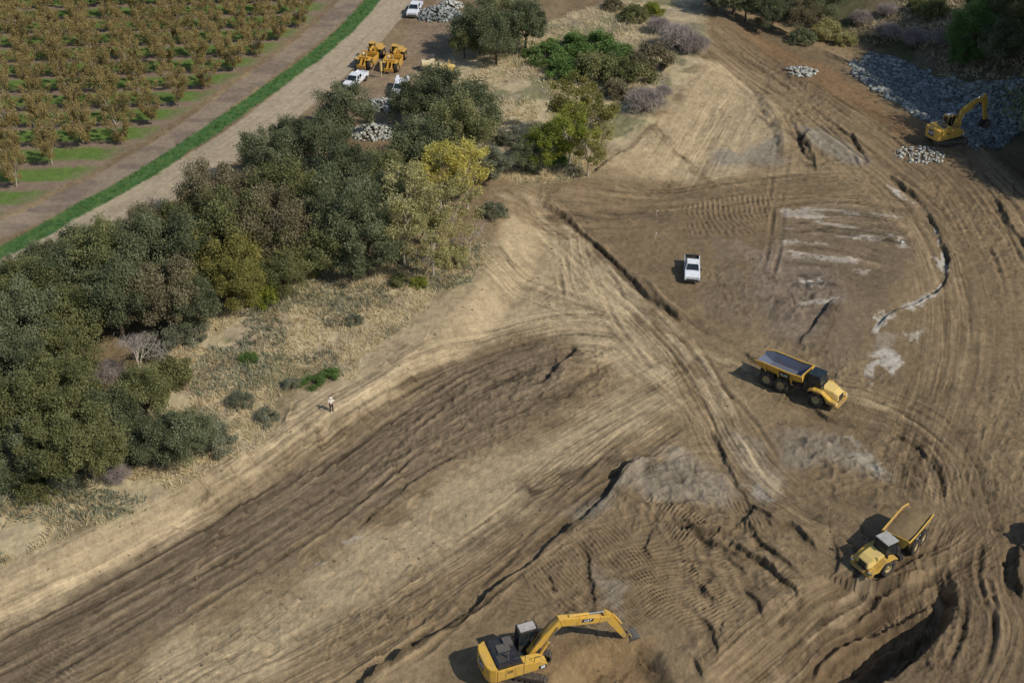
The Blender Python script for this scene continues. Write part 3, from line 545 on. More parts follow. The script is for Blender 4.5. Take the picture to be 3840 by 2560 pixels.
# ---------------------------------------------------------------- the land: one sheet, finer where it is near
def build_land():
    ny, nx = 800, 1180
    aa = PITCH + np.arctan(np.linspace(1500, -1440, ny)/FPX)
    Zr = CAMH/np.tan(aa); Zr = np.concatenate([[-60, -25, 0, 20, 38, 52], Zr, [262, 280, 310, 370, 480, 700, 1100, 1700, 2600]])
    Zr = np.sort(Zr)
    t = np.linspace(-1.14, 1.14, nx); ext = np.array([1.2, 1.3, 1.45, 1.7, 2.1, 3.0, 5, 9]); t = np.concatenate([-ext[::-1], t, ext])
    hw = np.maximum(Zr*cp+CAMH*sp_, 18)*1920/FPX
    X = (t[None, :]*hw[:, None]); Y = np.repeat(Zr[:, None], len(t), 1)
    H = np.zeros(X.size); C = np.zeros((X.size, 3)); S = np.zeros(X.size, int); Xf, Yf = X.ravel(), Y.ravel()
    B = 150000
    for i in range(0, X.size, B):
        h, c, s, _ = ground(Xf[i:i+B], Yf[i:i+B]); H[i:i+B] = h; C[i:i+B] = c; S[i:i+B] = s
    v = np.stack([Xf, Yf, H], 1); R_, C_ = X.shape
    idx = np.arange(X.size).reshape(R_, C_); F = np.stack([idx[:-1, :-1], idx[:-1, 1:], idx[1:, 1:], idx[1:, :-1]], -1).reshape(-1, 4)
    FS = S[F[:, 0]]
    for k, (name, lab) in enumerate([('ground', 'bare graded earth of the work site, tan and brown, combed by tracks'), ('orchard_ground', 'orchard floor with green grass alleys between the tree rows'),
                                     ('dirt_path', 'brown dirt path between the orchard and the green verge'), ('gravel_road', 'pale gravel road curving up beside the orchard'), ('grass_verge', 'narrow green verge along the gravel road')]):
        f = F[FS == k]; u, inv = np.unique(f, return_inverse=True); f2 = inv.reshape(f.shape)
        me = np_mesh(name, v[u], f2, SOIL, smooth=True)
        a = me.attributes.new('soil', 'FLOAT_COLOR', 'POINT'); a.data.foreach_set('color', np.concatenate([C[u], np.ones((len(u), 1))], 1).astype(np.float32).ravel())
        tag(link(name, me), lab, None, None, 'structure')
build_land()

# ---------------------------------------------------------------- plants
def rng(s): return np.random.RandomState(s)
def cards(r, c, size, flat=.0, asp=1.0):
    """leaf-sized quads at centres c"""
    n = len(c); a = r.normal(size=(n, 3)); a[:, 2] *= (1-flat); a /= np.linalg.norm(a, axis=1)[:, None]
    b = r.normal(size=(n, 3)); b -= a*(a*b).sum(1)[:, None]; b /= np.linalg.norm(b, axis=1)[:, None]
    s = (size*(.6+.8*r.rand(n)))[:, None]; a = a*s*asp; b = b*s*.55
    v = np.stack([c-a, c-b*.9, c+a, c+b], 1).reshape(-1, 3); return v, np.arange(4*n).reshape(n, 4)
def crown(seed, R_, z0, z1, nclump, per, leaf, kind='dome', hole=.0):
    r = rng(seed); cs = []; zc = (z0+z1)/2; hz = (z1-z0)/2
    for k in range(nclump):
        th = r.rand()*2*math.pi; u = r.rand()
        if kind == 'vase': zz = u**.7; rad = R_*(.25+.75*zz)*(.35+.65*math.sqrt(r.rand())); cs.append((rad*math.cos(th), rad*math.sin(th), z0+(z1-z0)*zz*(1-.18*(rad/R_)**2)))
        else:
            ph = math.acos(1-1.55*u); q = .50+.48*r.rand(); cs.append((R_*q*math.sin(ph)*math.cos(th), R_*q*math.sin(ph)*math.sin(th), zc+hz*q*math.cos(ph)))
    cs = np.array(cs)*np.array([1+.15*math.sin(seed), 1-.12*math.sin(seed*1.7), 1]); pts = []; tone = []
    for k, c in enumerate(cs):
        cr = R_*(.13+.20*r.rand())*(1.0 if kind != 'vase' else .75); n = int(per*(.6+.8*r.rand()))
        d = r.normal(size=(n, 3)); d /= np.linalg.norm(d, axis=1)[:, None]; d *= (cr*(.3+.9*r.rand(n)**.8))[:, None]; d[:, 2] *= .8; d += (np.array([c[0], c[1], (c[2]-zc)*.6+.5*R_])/R_)[None]*(cr*.9*r.rand(n)[:, None]**3)
        if kind == 'vase': d[:, 2] *= 1.5
        pts.append(c+d); tone.append(np.clip(.5+.9*(r.rand()-.5)+.35*r.normal(size=n), 0, 1))
    p = np.concatenate(pts); tn = np.concatenate(tone); p[:, 2] = np.maximum(p[:, 2], .15)
    v, f = cards(r, p, leaf, .0); return v, f, tn, cs
def limbs(r, mb, base, tips, r0, hfork):
    top = Vector((base[0]+r.normal()*.15, base[1]+r.normal()*.15, hfork)); mid = Vector(base).lerp(top, .5)+Vector((r.normal()*.08, r.normal()*.08, 0))
    mb.cyl(base, mid, r0*1.25, r0*.95, 8); mb.cyl(mid, top, r0*.95, r0*.8, 8)
    for tp in tips:
        tp = Vector(tp); m = top.lerp(tp, .5)+Vector((r.normal()*.2, r.normal()*.2, .25)); mb.cyl(top, m, r0*.55, r0*.32, 6); mb.cyl(m, tp, r0*.32, r0*.10, 5)
def bare(seed, R_, H_, r0, nl=9, tw=260, tl=.8, th=.02, wide=1.0):
    """leafless tree: limbs, branches and fine twigs"""
    r = rng(seed); mb = MB(); ends = []
    def grow(p, d, L, rad, lev):
        q = p+d*L; mb.cyl(p, q, rad, rad*.66, 6 if lev < 2 else 4); ends.append((q, d, lev))
        if lev >= 4: return
        for k in range(3 if lev < 2 else 2+(r.rand() > .5)):
            nd = (d+Vector((r.normal()*.55*wide, r.normal()*.55*wide, r.normal()*.25+.12))).normalized(); grow(q, nd, L*(.68+.15*r.rand()), rad*.62, lev+1)
    for k in range(nl if H_ < 4 else 1):
        a = r.rand()*6.28; d = Vector((0.05*r.normal(), .05*r.normal(), 1)) if H_ >= 4 else Vector((math.cos(a)*.6, math.sin(a)*.6, .9)).normalized(); grow(Vector((0, 0, -.1)), d, H_*.30, r0, 0)
    E = [e for e in ends if e[2] >= 2]; n = tw; c = np.array([tuple(E[i % len(E)][0]) for i in range(n)])+r.normal(size=(n, 3))*.28*R_/3; c[:, 2] = np.maximum(c[:, 2], .1)
    a = r.normal(size=(n, 3)); a[:, 2] = np.abs(a[:, 2])+.4; a /= np.linalg.norm(a, axis=1)[:, None]; b = r.normal(size=(n, 3)); b -= a*(a*b).sum(1)[:, None]; b /= np.linalg.norm(b, axis=1)[:, None]
    a *= tl*(.4+.6*r.rand(n))[:, None]*.5; v = np.stack([c-a-b*th, c-a+b*th, c+a+b*th*.3, c+a-b*th*.3], 1).reshape(-1, 3); return mb, v, np.arange(4*n).reshape(n, 4), r.rand(n)
MESH = {}
def style(name, var):
    """crown mesh and trunk mesh of a plant style, made once each"""
    k = (name, var)
    if k in MESH: return MESH[k]
    r = rng(hash_(name)+var*7); mb = MB()
    if name == 'oak': v, f, tn, cs = crown(100+var, 4.0, .8, 7.6, 54, 460, .120); limbs(r, mb, (0, 0, -.3), cs[::6]*.85, .26, 2.4)
    elif name == 'airy': v, f, tn, cs = crown(200+var, 3.2, 1.6, 9.0, 34, 160, .13); limbs(r, mb, (0, 0, -.3), cs[::2]*.97, .17, 2.8)
    elif name == 'orchard': v, f, tn, cs = crown(300+var, 2.85, .8, 5.6, 38, 130, .11, 'vase'); limbs(r, mb, (0, 0, -.2), cs[::2], .10, .85)
    elif name == 'shrub': v, f, tn, cs = crown(400+var, 3.0, -.8, 3.0, 34, 230, .135); limbs(r, mb, (0, 0, -.2), cs[::6]*.8, .08, .5)
    elif name in ('bare_tree', 'bare_shrub'):
        if name == 'bare_tree': mb, v, f, tn = bare(500+var, 4, 8.0, .17, 1, 900, 1.0, .013, 1.1)
        else: mb, v, f, tn = bare(600+var, 3, 3.2, .05, 16, 5200, .75, .016, 1.3)
    me = np_mesh(name+'_crown', v, f, LEAF['oak'], tn); tm = bpy.data.meshes.new(name+'_trunk'); tm.from_pydata(mb.v, [], mb.f); tm.materials.append(BARK); tm.update()
    MESH[k] = (me, tm); return MESH[k]
def hash_(s): return sum(ord(c)*(i+3) for i, c in enumerate(s)) % 9973
def plant(name, loc, st, leaf, scale, label, cat, group=None, rz=None, sz=1.0, bark=None):
    var = random.randrange(4); me, tm = style(st, var)
    root = empty(name, loc, random.random()*6.28 if rz is None else rz); root.scale = (scale, scale, scale*sz); tag(root, label, cat, group)
    t_ = link('trunk', tm, root); c = link('crown', me, root)
    c.material_slots[0].link = 'OBJECT'; c.material_slots[0].material = LEAF[leaf]
    if bark: t_.material_slots[0].link = 'OBJECT'; t_.material_slots[0].material = bark
    return root
def scale_at(py): return (33+.0099*(py-1280))
ORD = ['first', 'second', 'third', 'fourth', 'fifth', 'sixth', 'seventh', 'eighth', 'ninth', 'tenth', 'eleventh', 'twelfth', 'thirteenth', 'fourteenth', 'fifteenth', 'sixteenth', 'seventeenth', 'eighteenth', 'nineteenth', 'twentieth', 'twenty-first', 'twenty-second']
for ri, p0 in enumerate(OROWS):
    k = 0
    while k < 17:
        jx, jy = random.uniform(-.35, .35), random.uniform(-.35, .35); x, y = p0.x-ODIR[0]*OSP*k+jx*.6, p0.y-ODIR[1]*OSP*k+jy*.6
        dd = y*cp+(CAMH-3)*sp_; px = 1920+FPX*x/dd
        if px < -110: break
        if not (k > 1 and random.random() < .03):
            z = gz(x, y); sc = random.uniform(.80, 1.02)
            lab = 'olive brown orchard tree, %s from the dirt path in the %s row from the front' % (ORD[k], ORD[ri])
            plant('orchard_tree', (x, y, z-.03), 'orchard', 'orchard', sc, lab, 'tree', 'orchard trees planted in rows', sz=random.uniform(.9, 1.1), bark=BARKP)
        k += 1
# woods and shrubs: crown centre in the photograph, crown radius there, style, leaf, label
T = [
 (45, 1035, 72, 'oak', 'grey', 'grey green tree at the left end of the wood, beside the verge'), (165, 985, 78, 'oak', 'oak', 'dark green tree at the far left edge of the wood'), (300, 930, 88, 'oak', 'oak', 'dark oak on the road side of the wood, third from the left end'),
 (430, 895, 88, 'oak', 'olive', 'olive green tree on the road side of the wood before the road bends away'), (550, 865, 82, 'oak', 'brown', 'brownish tree top against the gravel road'), (665, 850, 88, 'oak', 'olive', 'olive tree touching the gravel road near the bend'),
 (790, 745, 105, 'oak', 'brown', 'broad brown green oak leaning over the gravel road'), (935, 735, 112, 'oak', 'brown', 'brown green oak with a dead white limb beside it'), (1070, 730, 115, 'oak', 'olive', 'dull olive oak in the middle of the wood'),
 (1000, 600, 82, 'oak', 'oak', 'small dark oak at the road edge left of the pale rocks'), (1100, 530, 88, 'oak', 'oak', 'dark oak reaching over the road, above the rock pile'), (1200, 560, 85, 'oak', 'oak', 'dark oak directly above the pale rocks in the wood'),
 (1300, 420, 85, 'oak', 'oak', 'dark oak in front of the parked pickup'), (1300, 700, 100, 'oak', 'oak', 'dark oak below the pale rocks'), (1430, 640, 95, 'oak', 'olive', 'olive oak left of the yellow crowns'), (1570, 540, 110, 'oak', 'oak', 'large dark oak centre of the upper wood'),
 (1540, 395, 72, 'oak', 'oak', 'dark oak in front of the white utility truck'), (1660, 350, 100, 'oak', 'oak', 'tall dark oak beside the cream machinery'), (1760, 410, 95, 'oak', 'oak', 'dark oak at the upper right end of the wood'), (1720, 500, 100, 'oak', 'olive', 'olive oak above the yellow tree tops'),
 (1840, 600, 65, 'oak', 'grey', 'grey green tree right of the yellow tree tops'), (880, 860, 125, 'oak', 'olive', 'broad olive oak in the middle of the wood, near side'), (1040, 870, 110, 'oak', 'brown', 'brown tinted oak above the lime green bush'),
 (1170, 900, 110, 'oak', 'olive', 'olive oak on the sunny edge of the wood'), (1290, 840, 115, 'oak', 'oak', 'dark oak left of the pale yellow tree'), (1380, 920, 105, 'oak', 'oak', 'darkest oak on the sunny edge of the wood'), (1420, 780, 90, 'oak', 'oak', 'dark oak behind the pale yellow tree'),
 (1540, 720, 95, 'airy', 'pale', 'pale yellow tree in the wood, left of the brightest one'), (1510, 840, 88, 'airy', 'pale', 'faded yellow tree with bare twigs at the wood edge'), (1650, 640, 88, 'airy', 'yellow', 'bright yellow tree, left one of the pair'), (1750, 630, 84, 'airy', 'yellow', 'bright yellow tree, right one of the pair'),
 (1690, 770, 95, 'airy', 'pale', 'thin yellow tree with a pale trunk at the dirt edge'), (1620, 890, 82, 'airy', 'pale', 'small faded tree at the foot of the yellow trees'), (1760, 850, 60, 'bare_tree', 'twig', 'leafless slender tree with pale trunk at the dirt edge'), (1700, 960, 55, 'shrub', 'pale', 'dry yellowish bush at the foot of the pale trunk'),
 (1480, 950, 45, 'shrub', 'olive', 'small olive bush at the foot of the darkest oak'), (1850, 790, 45, 'shrub', 'grey', 'low grey green bush at the end of the haul road'),
 (840, 960, 115, 'oak', 'gold', 'golden olive tree standing out of the dark wood'), (900, 1060, 90, 'oak', 'gold', 'lower golden tree beside the lime bush'), (990, 1110, 72, 'shrub', 'lime', 'bright lime green bush at the wood edge'), (1060, 1010, 80, 'oak', 'olive', 'olive tree above the lime bush'), (1150, 1010, 60, 'shrub', 'olive', 'olive bush at the edge of the dry grass'),
 (90, 1080, 120, 'oak', 'olive', 'olive oak at the left frame edge, upper one'), (230, 1040, 120, 'oak', 'oak', 'dark oak with pale stem in the left wood'), (390, 1000, 120, 'oak', 'olive', 'olive oak behind the dead tree, upper row'), (530, 980, 115, 'oak', 'oak', 'grey green oak in the centre of the left wood'),
 (680, 960, 110, 'oak', 'oak', 'dark oak left of the golden tree'), (100, 1240, 125, 'oak', 'oak', 'dark oak at the left frame edge, middle one'), (270, 1190, 120, 'oak', 'olive', 'olive oak over the deep shade in the left wood'), (440, 1150, 115, 'oak', 'oak', 'dark oak above the dead tree'), (590, 1120, 110, 'oak', 'brown', 'brownish oak above the grey scrub'),
 (720, 1130, 95, 'oak', 'oak', 'dark green oak above the dry grass'), (60, 1400, 120, 'oak', 'oak', 'dark oak at the left frame edge, below the middle one'), (230, 1340, 110, 'oak', 'olive', 'olive oak left of the dead tree'), (600, 1290, 75, 'shrub', 'grey', 'grey bush right of the dead tree'), (690, 1240, 70, 'shrub', 'grey', 'pale grey green bush between oaks and dry grass'),
 (510, 1330, 85, 'bare_tree', 'twig', 'leafless dead tree with forked pale limbs'), (400, 1390, 75, 'bare_shrub', 'twig', 'leafless purplish bush at the foot of the dead tree'), (640, 1400, 80, 'shrub', 'olive', 'olive bush right of the dead tree'), (90, 1570, 125, 'oak', 'olive', 'olive oak at the left frame edge, lower one'),
 (250, 1520, 120, 'oak', 'olive', 'round olive oak in the lower wood'), (410, 1540, 110, 'oak', 'oak', 'dark oak below the dead tree'), (540, 1500, 95, 'oak', 'olive', 'olive oak below and right of the dead tree'), (60, 1720, 110, 'oak', 'oak', 'dark oak in the lower left corner of the wood'), (190, 1710, 110, 'oak', 'olive', 'olive oak at the bottom edge of the wood, left'),
 (330, 1700, 105, 'oak', 'olive', 'olive oak at the bottom edge of the wood, middle'), (470, 1680, 100, 'shrub', 'grey', 'grey green thicket at the bottom edge of the wood'), (590, 1640, 90, 'oak', 'oak', 'green oak right of the dark gap in the lower wood'), (700, 1620, 100, 'oak', 'oak', 'rounded green oak at the right end of the lower wood'),
 (800, 1650, 75, 'shrub', 'grey', 'grey green bush at the right end of the lower wood'), (440, 1770, 60, 'bare_shrub', 'twig', 'purplish leafless bush at the bottom wood edge'), (130, 1830, 70, 'shrub', 'olive', 'low olive bush below the lower wood, left'), (240, 1810, 55, 'shrub', 'grey', 'low grey bush below the lower wood'),
 (930, 1340, 35, 'shrub', 'green', 'small green bush in the dry grass'), (1170, 1430, 38, 'shrub', 'green', 'low green bush above the standing person'), (1240, 1400, 38, 'shrub', 'green', 'low green bush right above the standing person'), (1090, 1440, 34, 'shrub', 'grey', 'low grey bush left of the standing person'), (1500, 1050, 35, 'shrub', 'olive', 'small bush in the scrub below the oaks'),
 (1570, 1060, 32, 'shrub', 'lime', 'small yellowish bush by the tan slope'), (1000, 1560, 40, 'shrub', 'grey', 'low grey scrub bush at the tan slope edge'), (900, 1500, 45, 'shrub', 'grey', 'low grey bush between the lower wood and the slope'), (1330, 1200, 30, 'shrub', 'grey', 'tiny grey bush alone in the scrub'),
 (1800, 100, 85, 'oak', 'oak', 'large dark oak by the top edge, left crown'), (1900, 60, 85, 'oak', 'olive', 'large olive oak by the top edge, behind'), (1970, 110, 75, 'oak', 'oak', 'dark oak by the top edge, right crown'), (1860, 165, 65, 'oak', 'oak', 'dark oak lowest of the group by the top edge'), (1740, 170, 45, 'oak', 'olive', 'small oak left of the group by the top edge'),
 (2045, 200, 66, 'shrub', 'green', 'green bramble left end'), (2130, 170, 78, 'shrub', 'green', 'green bramble, highest mound'), (2230, 165, 78, 'shrub', 'green', 'bright green bramble in the middle'), (2320, 205, 76, 'shrub', 'green', 'green bramble right of the middle'), (2120, 255, 72, 'shrub', 'green', 'green bramble, lower left mound'),
 (2230, 260, 84, 'shrub', 'olive', 'dull green thicket below the bramble'), (2350, 280, 82, 'shrub', 'olive', 'olive thicket right of the bramble'), (2440, 225, 78, 'shrub', 'brown', 'brown green thicket by the tan slope'), (2320, 340, 55, 'shrub', 'brown', 'brown thicket above the leafless bush'),
 (2420, 370, 84, 'bare_shrub', 'twig', 'round leafless pinkish bush at the slope edge'), (2490, 340, 40, 'bare_shrub', 'twig', 'small leafless bush at the slope edge'), (2540, 130, 82, 'bare_shrub', 'twig', 'leafless pinkish bush by the upper slope'), (2610, 160, 66, 'bare_shrub', 'twig', 'leafless bush right beside the upper haul road'), (2470, 90, 55, 'bare_shrub', 'twig', 'leafless thicket left of the upper haul road'),
 (2150, 370, 80, 'airy', 'gold', 'tall thin golden tree above the lime ones'), (2210, 430, 80, 'airy', 'gold', 'golden green tree beside the leafless bush'), (2060, 540, 76, 'oak', 'lime', 'lime yellow tree, left of its group'), (2140, 480, 78, 'airy', 'lime', 'lime tree in the middle of its group'), (2210, 560, 55, 'airy', 'gold', 'thin golden tree at the front of the lime group'),
 (1970, 590, 48, 'oak', 'oak', 'small dark tree left of the lime group'), (1910, 520, 50, 'shrub', 'grey', 'grey green bush between the two tree groups'), (2090, 600, 40, 'shrub', 'green', 'dark green bush under the lime trees'), (2260, 490, 40, 'airy', 'pale', 'slender pale tree at the slope edge'), (2010, 640, 25, 'shrub', 'grey', 'small bush where the haul road begins'),
 (2380, 55, 48, 'shrub', 'olive', 'green bush alone at the top, casting shade'), (2450, 40, 40, 'shrub', 'lime', 'yellow green bush at the top edge'), (2300, 20, 35, 'shrub', 'brown', 'brown bush at the top edge'),
 (2800, 20, 55, 'oak', 'oak', 'dark tree at the top edge by the haul road'), (2900, 50, 60, 'oak', 'oak', 'dark tree in shade at the top of the haul road'), (3000, 70, 60, 'oak', 'brown', 'dim brown tree in the shade at the top'), (3080, 30, 55, 'oak', 'oak', 'dark tree behind the yellow bush'), (3100, 120, 60, 'shrub', 'pale', 'yellow dry bush at the edge of the rocks'),
 (3170, 150, 45, 'shrub', 'pale', 'smaller dry bush beside the yellow one'), (3010, 140, 45, 'shrub', 'oak', 'dark bush at the road edge left of the yellow bush'), (3230, 60, 50, 'bare_shrub', 'twig', 'leafless brush behind the yellow bush'), (3330, 110, 60, 'bare_shrub', 'twig', 'leafless brush above the rocks'), (3430, 130, 60, 'bare_shrub', 'twig', 'leafless brush above the middle of the rocks'),
 (3500, 40, 55, 'shrub', 'olive', 'olive bush at the top edge'), (3540, 130, 55, 'bare_shrub', 'twig', 'leafless brush left of the big green tree'), (3330, 30, 45, 'bare_shrub', 'twig', 'leafless brush at the top edge'), (3660, 120, 85, 'oak', 'green', 'large green tree at the upper right'), (3760, 170, 80, 'oak', 'oak', 'dark green tree at the right frame edge'), (3620, 200, 50, 'oak', 'green', 'lower green tree at the upper right'),
 (3800, 60, 70, 'oak', 'olive', 'olive tree in the top right corner'), (3700, 20, 60, 'oak', 'oak', 'dark tree at the top edge near the right corner'), (3440, 20, 40, 'shrub', 'olive', 'olive bush against the top edge'), (2760, -40, 85, 'oak', 'oak', 'big dark oak mostly above the top edge, left of the haul road shade'), (2930, -30, 95, 'oak', 'oak', 'big dark oak mostly above the top edge, over the haul road shade'), (3080, -20, 80, 'oak', 'oak', 'big dark oak mostly above the top edge, behind the dim brown tree'), (872, 745, 55, 'bare_tree', 'twig', 'pale bare limbs sticking out beside the brown green oak by the road'), (392, 945, 55, 'bare_tree', 'twig', 'pale bare stem rising out of the left wood'), (1590, 960, 42, 'bare_shrub', 'twig', 'small leafless bush under the faded tree'), (2690, 0, 40, 'oak', 'oak', 'dark tree at the very top beside the haul road'),
]
def place_plant(px, py, rad, st, leaf, label):
    base = {'oak': (4.0, 4.2), 'airy': (3.2, 5.6), 'shrub': (3.0, 1.1), 'bare_tree': (3.2, 5.0), 'bare_shrub': (3.0, 1.6)}[st]
    sc = rad/scale_at(py)/base[0]*1.08; q = P(px, py, base[1]*sc); z = gz(q.x, q.y); q = at_z(px, py, z+base[1]*sc); z = gz(q.x, q.y)
    sz_ = .8 if leaf == 'green' and st == 'shrub' else (random.uniform(.88, 1.3) if st == 'oak' else 1.0); nm, cat = {'oak': ('oak_tree', 'tree'), 'airy': ('cottonwood_tree', 'tree'), 'shrub': ('bush', 'bush'), 'bare_tree': ('leafless_tree', 'tree'), 'bare_shrub': ('leafless_bush', 'bush')}[st]
    if 'lime' in leaf and st == 'oak': nm = 'lime_green_tree'
    plant(nm, (q.x, q.y, z-.1), st, leaf, sc, label, cat, None, sz=sz_, bark=BARKP if st in ('bare_tree', 'airy') else None)
for a in T: place_plant(*a)
# tall trees just outside the right side of the picture; their shade falls on the rock bank
def tall(x, y, s, label):
    plant('tall_oak_tree', (x, y, gz(x, y)-.1), 'oak', 'oak', s, label, 'tree', None, sz=1.25)
OFF = [(4060, 230, 1.9, 1.7), (4080, 320, 2.1, 1.9), (4070, 420, 2.1, 1.8), (4100, 520, 2.1, 1.6), (4130, 640, 2.0, 1.4), (4170, 780, 1.8, 1.3), (4330, 330, 2.4, 1.8), (4350, 470, 2.4, 1.7), (4400, 620, 2.4, 1.5), (4200, 160, 2.2, 1.7), (4030, 130, 1.7, 1.5), (4480, 800, 2.2, 1.4), (3985, 590, 1.5, 1.4), (3990, 700, 1.5, 1.3), (4060, 760, 1.7, 1.3), (4000, 480, 1.5, 1.5), (3985, 655, 2.0, 1.4), (4020, 760, 1.5, 1.1)]
for i, (px, py, s, tz) in enumerate(OFF):
    q = P(px, py); plant('tall_oak_tree', (q.x, q.y, gz(q.x, q.y)-.1), 'oak', 'oak', s, 'tall dark oak beyond the right edge, %s in a shading row' % ORD[i], 'tree', None, sz=tz)

# ground cover
def tufts(n, box, keep, h, wdt, leaf, name, label, seed, blades=4, lean=.5):
    r = rng(seed); X = r.uniform(box[0], box[1], n); Y = r.uniform(box[2], box[3], n); Z, _, S, sc = ground(X, Y); k = keep(X, Y, S, sc, r); X, Y, Z = X[k], Y[k], Z[k]; n = len(X)
    c = np.repeat(np.stack([X, Y, Z-.02], 1), blades, 0); m = len(c); c[:, :2] += r.normal(size=(m, 2))*wdt*2.2; hh = h*(.4+.9*r.rand(m)); a = r.rand(m)*6.283
    t = np.stack([np.cos(a)*wdt, np.sin(a)*wdt, np.zeros(m)], 1); tip = c+np.stack([r.normal(size=m)*lean*hh, r.normal(size=m)*lean*hh, hh], 1)
    v = np.stack([c-t, c+t, tip], 1).reshape(-1, 3); me = np_mesh(name, v, np.arange(3*m).reshape(m, 3), LEAF[leaf], np.clip(np.repeat(vn(X*.4, Y*.4, seed), blades)+.3*r.normal(size=m), 0, 1))
    tag(link(name, me), label, 'grass', None, 'stuff')
den = lambda d: (lambda X, Y, r: r.rand(len(X)) < d)
upper = lambda X, Y: (X < 50)
tufts(62000, (-74, 18, 78, 160), lambda X, Y, S, sc, r: (S == 0) & (sc > .35) & (vn(X*.2, Y*.2, 1) > .2), .45, .07, 'straw', 'dry_grass', 'dry straw coloured grass below the wood', 11)
tufts(30000, (-74, 18, 78, 160), lambda X, Y, S, sc, r: (S == 0) & (sc > .5) & (vn(X*.25, Y*.25, 2) > .5), .45, .10, 'grey', 'scrub', 'low grey green scrub growing through the dry grass', 12, 5, .9)
tufts(27000, (-25, 100, 140, 250), lambda X, Y, S, sc, r: (S == 0) & ((sc > .4) | (X > 25)) & (vn(X*.12, Y*.12, 3) > .35) & (polysd(X, Y, APRON) < 0) & (pdist(X, Y, EDGE)[0] > 14*(X > 25)-99*(X <= 25)), .6, .10, 'straw', 'dry_grass', 'dry grass and brush on the upper ground', 13, 4, .8)
tufts(30000, (-85, 15, 100, 250), lambda X, Y, S, sc, r: (S == 4), .30, .07, 'grass', 'verge_grass', 'green weeds on the verge beside the gravel road', 14, 4, .7)

# ---------------------------------------------------------------- rocks
def rocks(name, pts, sizes, mat, seed, label, cat, kind=None, group=None, sink=.25):
    r = rng(seed); bm = bmesh.new(); bmesh.ops.create_icosphere(bm, subdivisions=1, radius=1); base = np.array([v.co[:] for v in bm.verts]); fc = np.array([[v.index for v in f.verts] for f in bm.faces]); bm.free()
    Vs = []; Fs = []; Ts = []; n0 = 0
    for (x, y, z), s in zip(pts, sizes):
        q = base*(1+.28*r.normal(size=(len(base), 1))).clip(.5, 1.6); q = q*np.array([1, .6+.5*r.rand(), .45+.4*r.rand()])*s; a = r.rand()*6.28; q[:, :2] = q[:, :2] @ np.array([[math.cos(a), -math.sin(a)], [math.sin(a), math.cos(a)]])
        Vs.append(q+np.array([x, y, z+s*(.5-sink)])); Fs.append(fc+n0); n0 += len(base); Ts.append(np.full(len(fc), r.rand()**1.8))
    me = np_mesh(name, np.concatenate(Vs), np.concatenate(Fs), mat, np.concatenate(Ts)); o = link(name, me); tag(o, label, cat, group, kind); return o
def scatter(poly, n, seed):
    r = rng(seed); a = np.array(poly); X = r.uniform(a[:, 0].min(), a[:, 0].max(), n*4); Y = r.uniform(a[:, 1].min(), a[:, 1].max(), n*4)
    k = polysd(X, Y, poly)+1.2*(vn(X*.5, Y*.5, 3)-.5) > 0; X, Y = X[k][:n], Y[k][:n]; Z = ground(X, Y, False); return np.stack([X, Y, Z], 1), r
rp = pv([(1945, 150), (2000, 118), (2060, 130), (2150, 175), (2260, 195), (2400, 170), (2420, 260), (2352, 300), (2300, 330), (2240, 345), (2150, 290), (2100, 262), (1990, 200)], False)
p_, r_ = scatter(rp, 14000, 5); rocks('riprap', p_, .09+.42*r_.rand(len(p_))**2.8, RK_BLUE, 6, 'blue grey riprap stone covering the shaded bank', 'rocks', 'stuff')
def pile(px, py, rad, hh, n, mat, seed, label, s0=.15, s1=.38):
    c = P(px, py); r = rng(seed); a = r.rand(n)*6.28; d = np.sqrt(r.rand(n)); X = c.x+np.cos(a)*d*rad; Y = c.y+np.sin(a)*d*rad*.8; Z = ground(X, Y, False)+hh*(1-d)**1.0*r.rand(n)**.3
    o = rocks('rock_pile', np.stack([X, Y, Z], 1)-np.array([c.x, c.y, c.z]), r.uniform(s0, s1, n), mat, seed, label, 'rock pile'); o.location = c
pile(3005, 272, 2.6, .8, 120, RK_PALE, 21, 'pile of pale stones alone on the upper haul road')
pile(3450, 582, 3.6, .35, 170, RK_PALE, 22, 'spread of pale stones below the far excavator', .1, .3)
pile(1405, 500, 3.6, 1.6, 330, RK_PALE, 23, 'pale rock pile seen between the dark oaks'); pile(1440, 400, 3.0, 1.2, 240, RK_PALE, 24, 'pale rocks among the oaks near the utility truck')
pile(1190, 625, 2.8, 1.2, 220, RK_BLUE, 25, 'small bluish rock pile deep in the wood'); pile(1645, 60, 4.2, 1.8, 420, RK_BLUE, 26, 'large blue grey rock pile beside the top truck', .2, .45); pile(1690, 25, 2.2, 1.6, 120, RK_PALE, 27, 'pale rocks on the far side of the blue grey pile', .2, .45)
tag_o = None
c = P(3382, 911); rocks('boulder', [(0, 0, 0)], [.32], RK_PALE, 31, 'single white stone on the damp ground', 'rock').location = (c.x, c.y, gz(c.x, c.y))
# scattered clods over the worked ground
r_ = rng(77); n_ = 9000; X_ = r_.uniform(-62, 72, n_); Y_ = r_.uniform(66, 225, n_); H_, _, S_, SCm = ground(X_, Y_); ed = pdist(X_, Y_, EDGE)[0]
k_ = (SCm < .3) & (S_ == 0) & (ed < 6) & (fbm(X_*.15, Y_*.15, 3, 88) > .53)
rocks('clods', np.stack([X_[k_], Y_[k_], H_[k_]], 1), .04+.11*r_.rand(k_.sum())**3, RK_CLOD, 78, 'loose clods of soil strewn over the worked ground', 'clods', 'stuff')

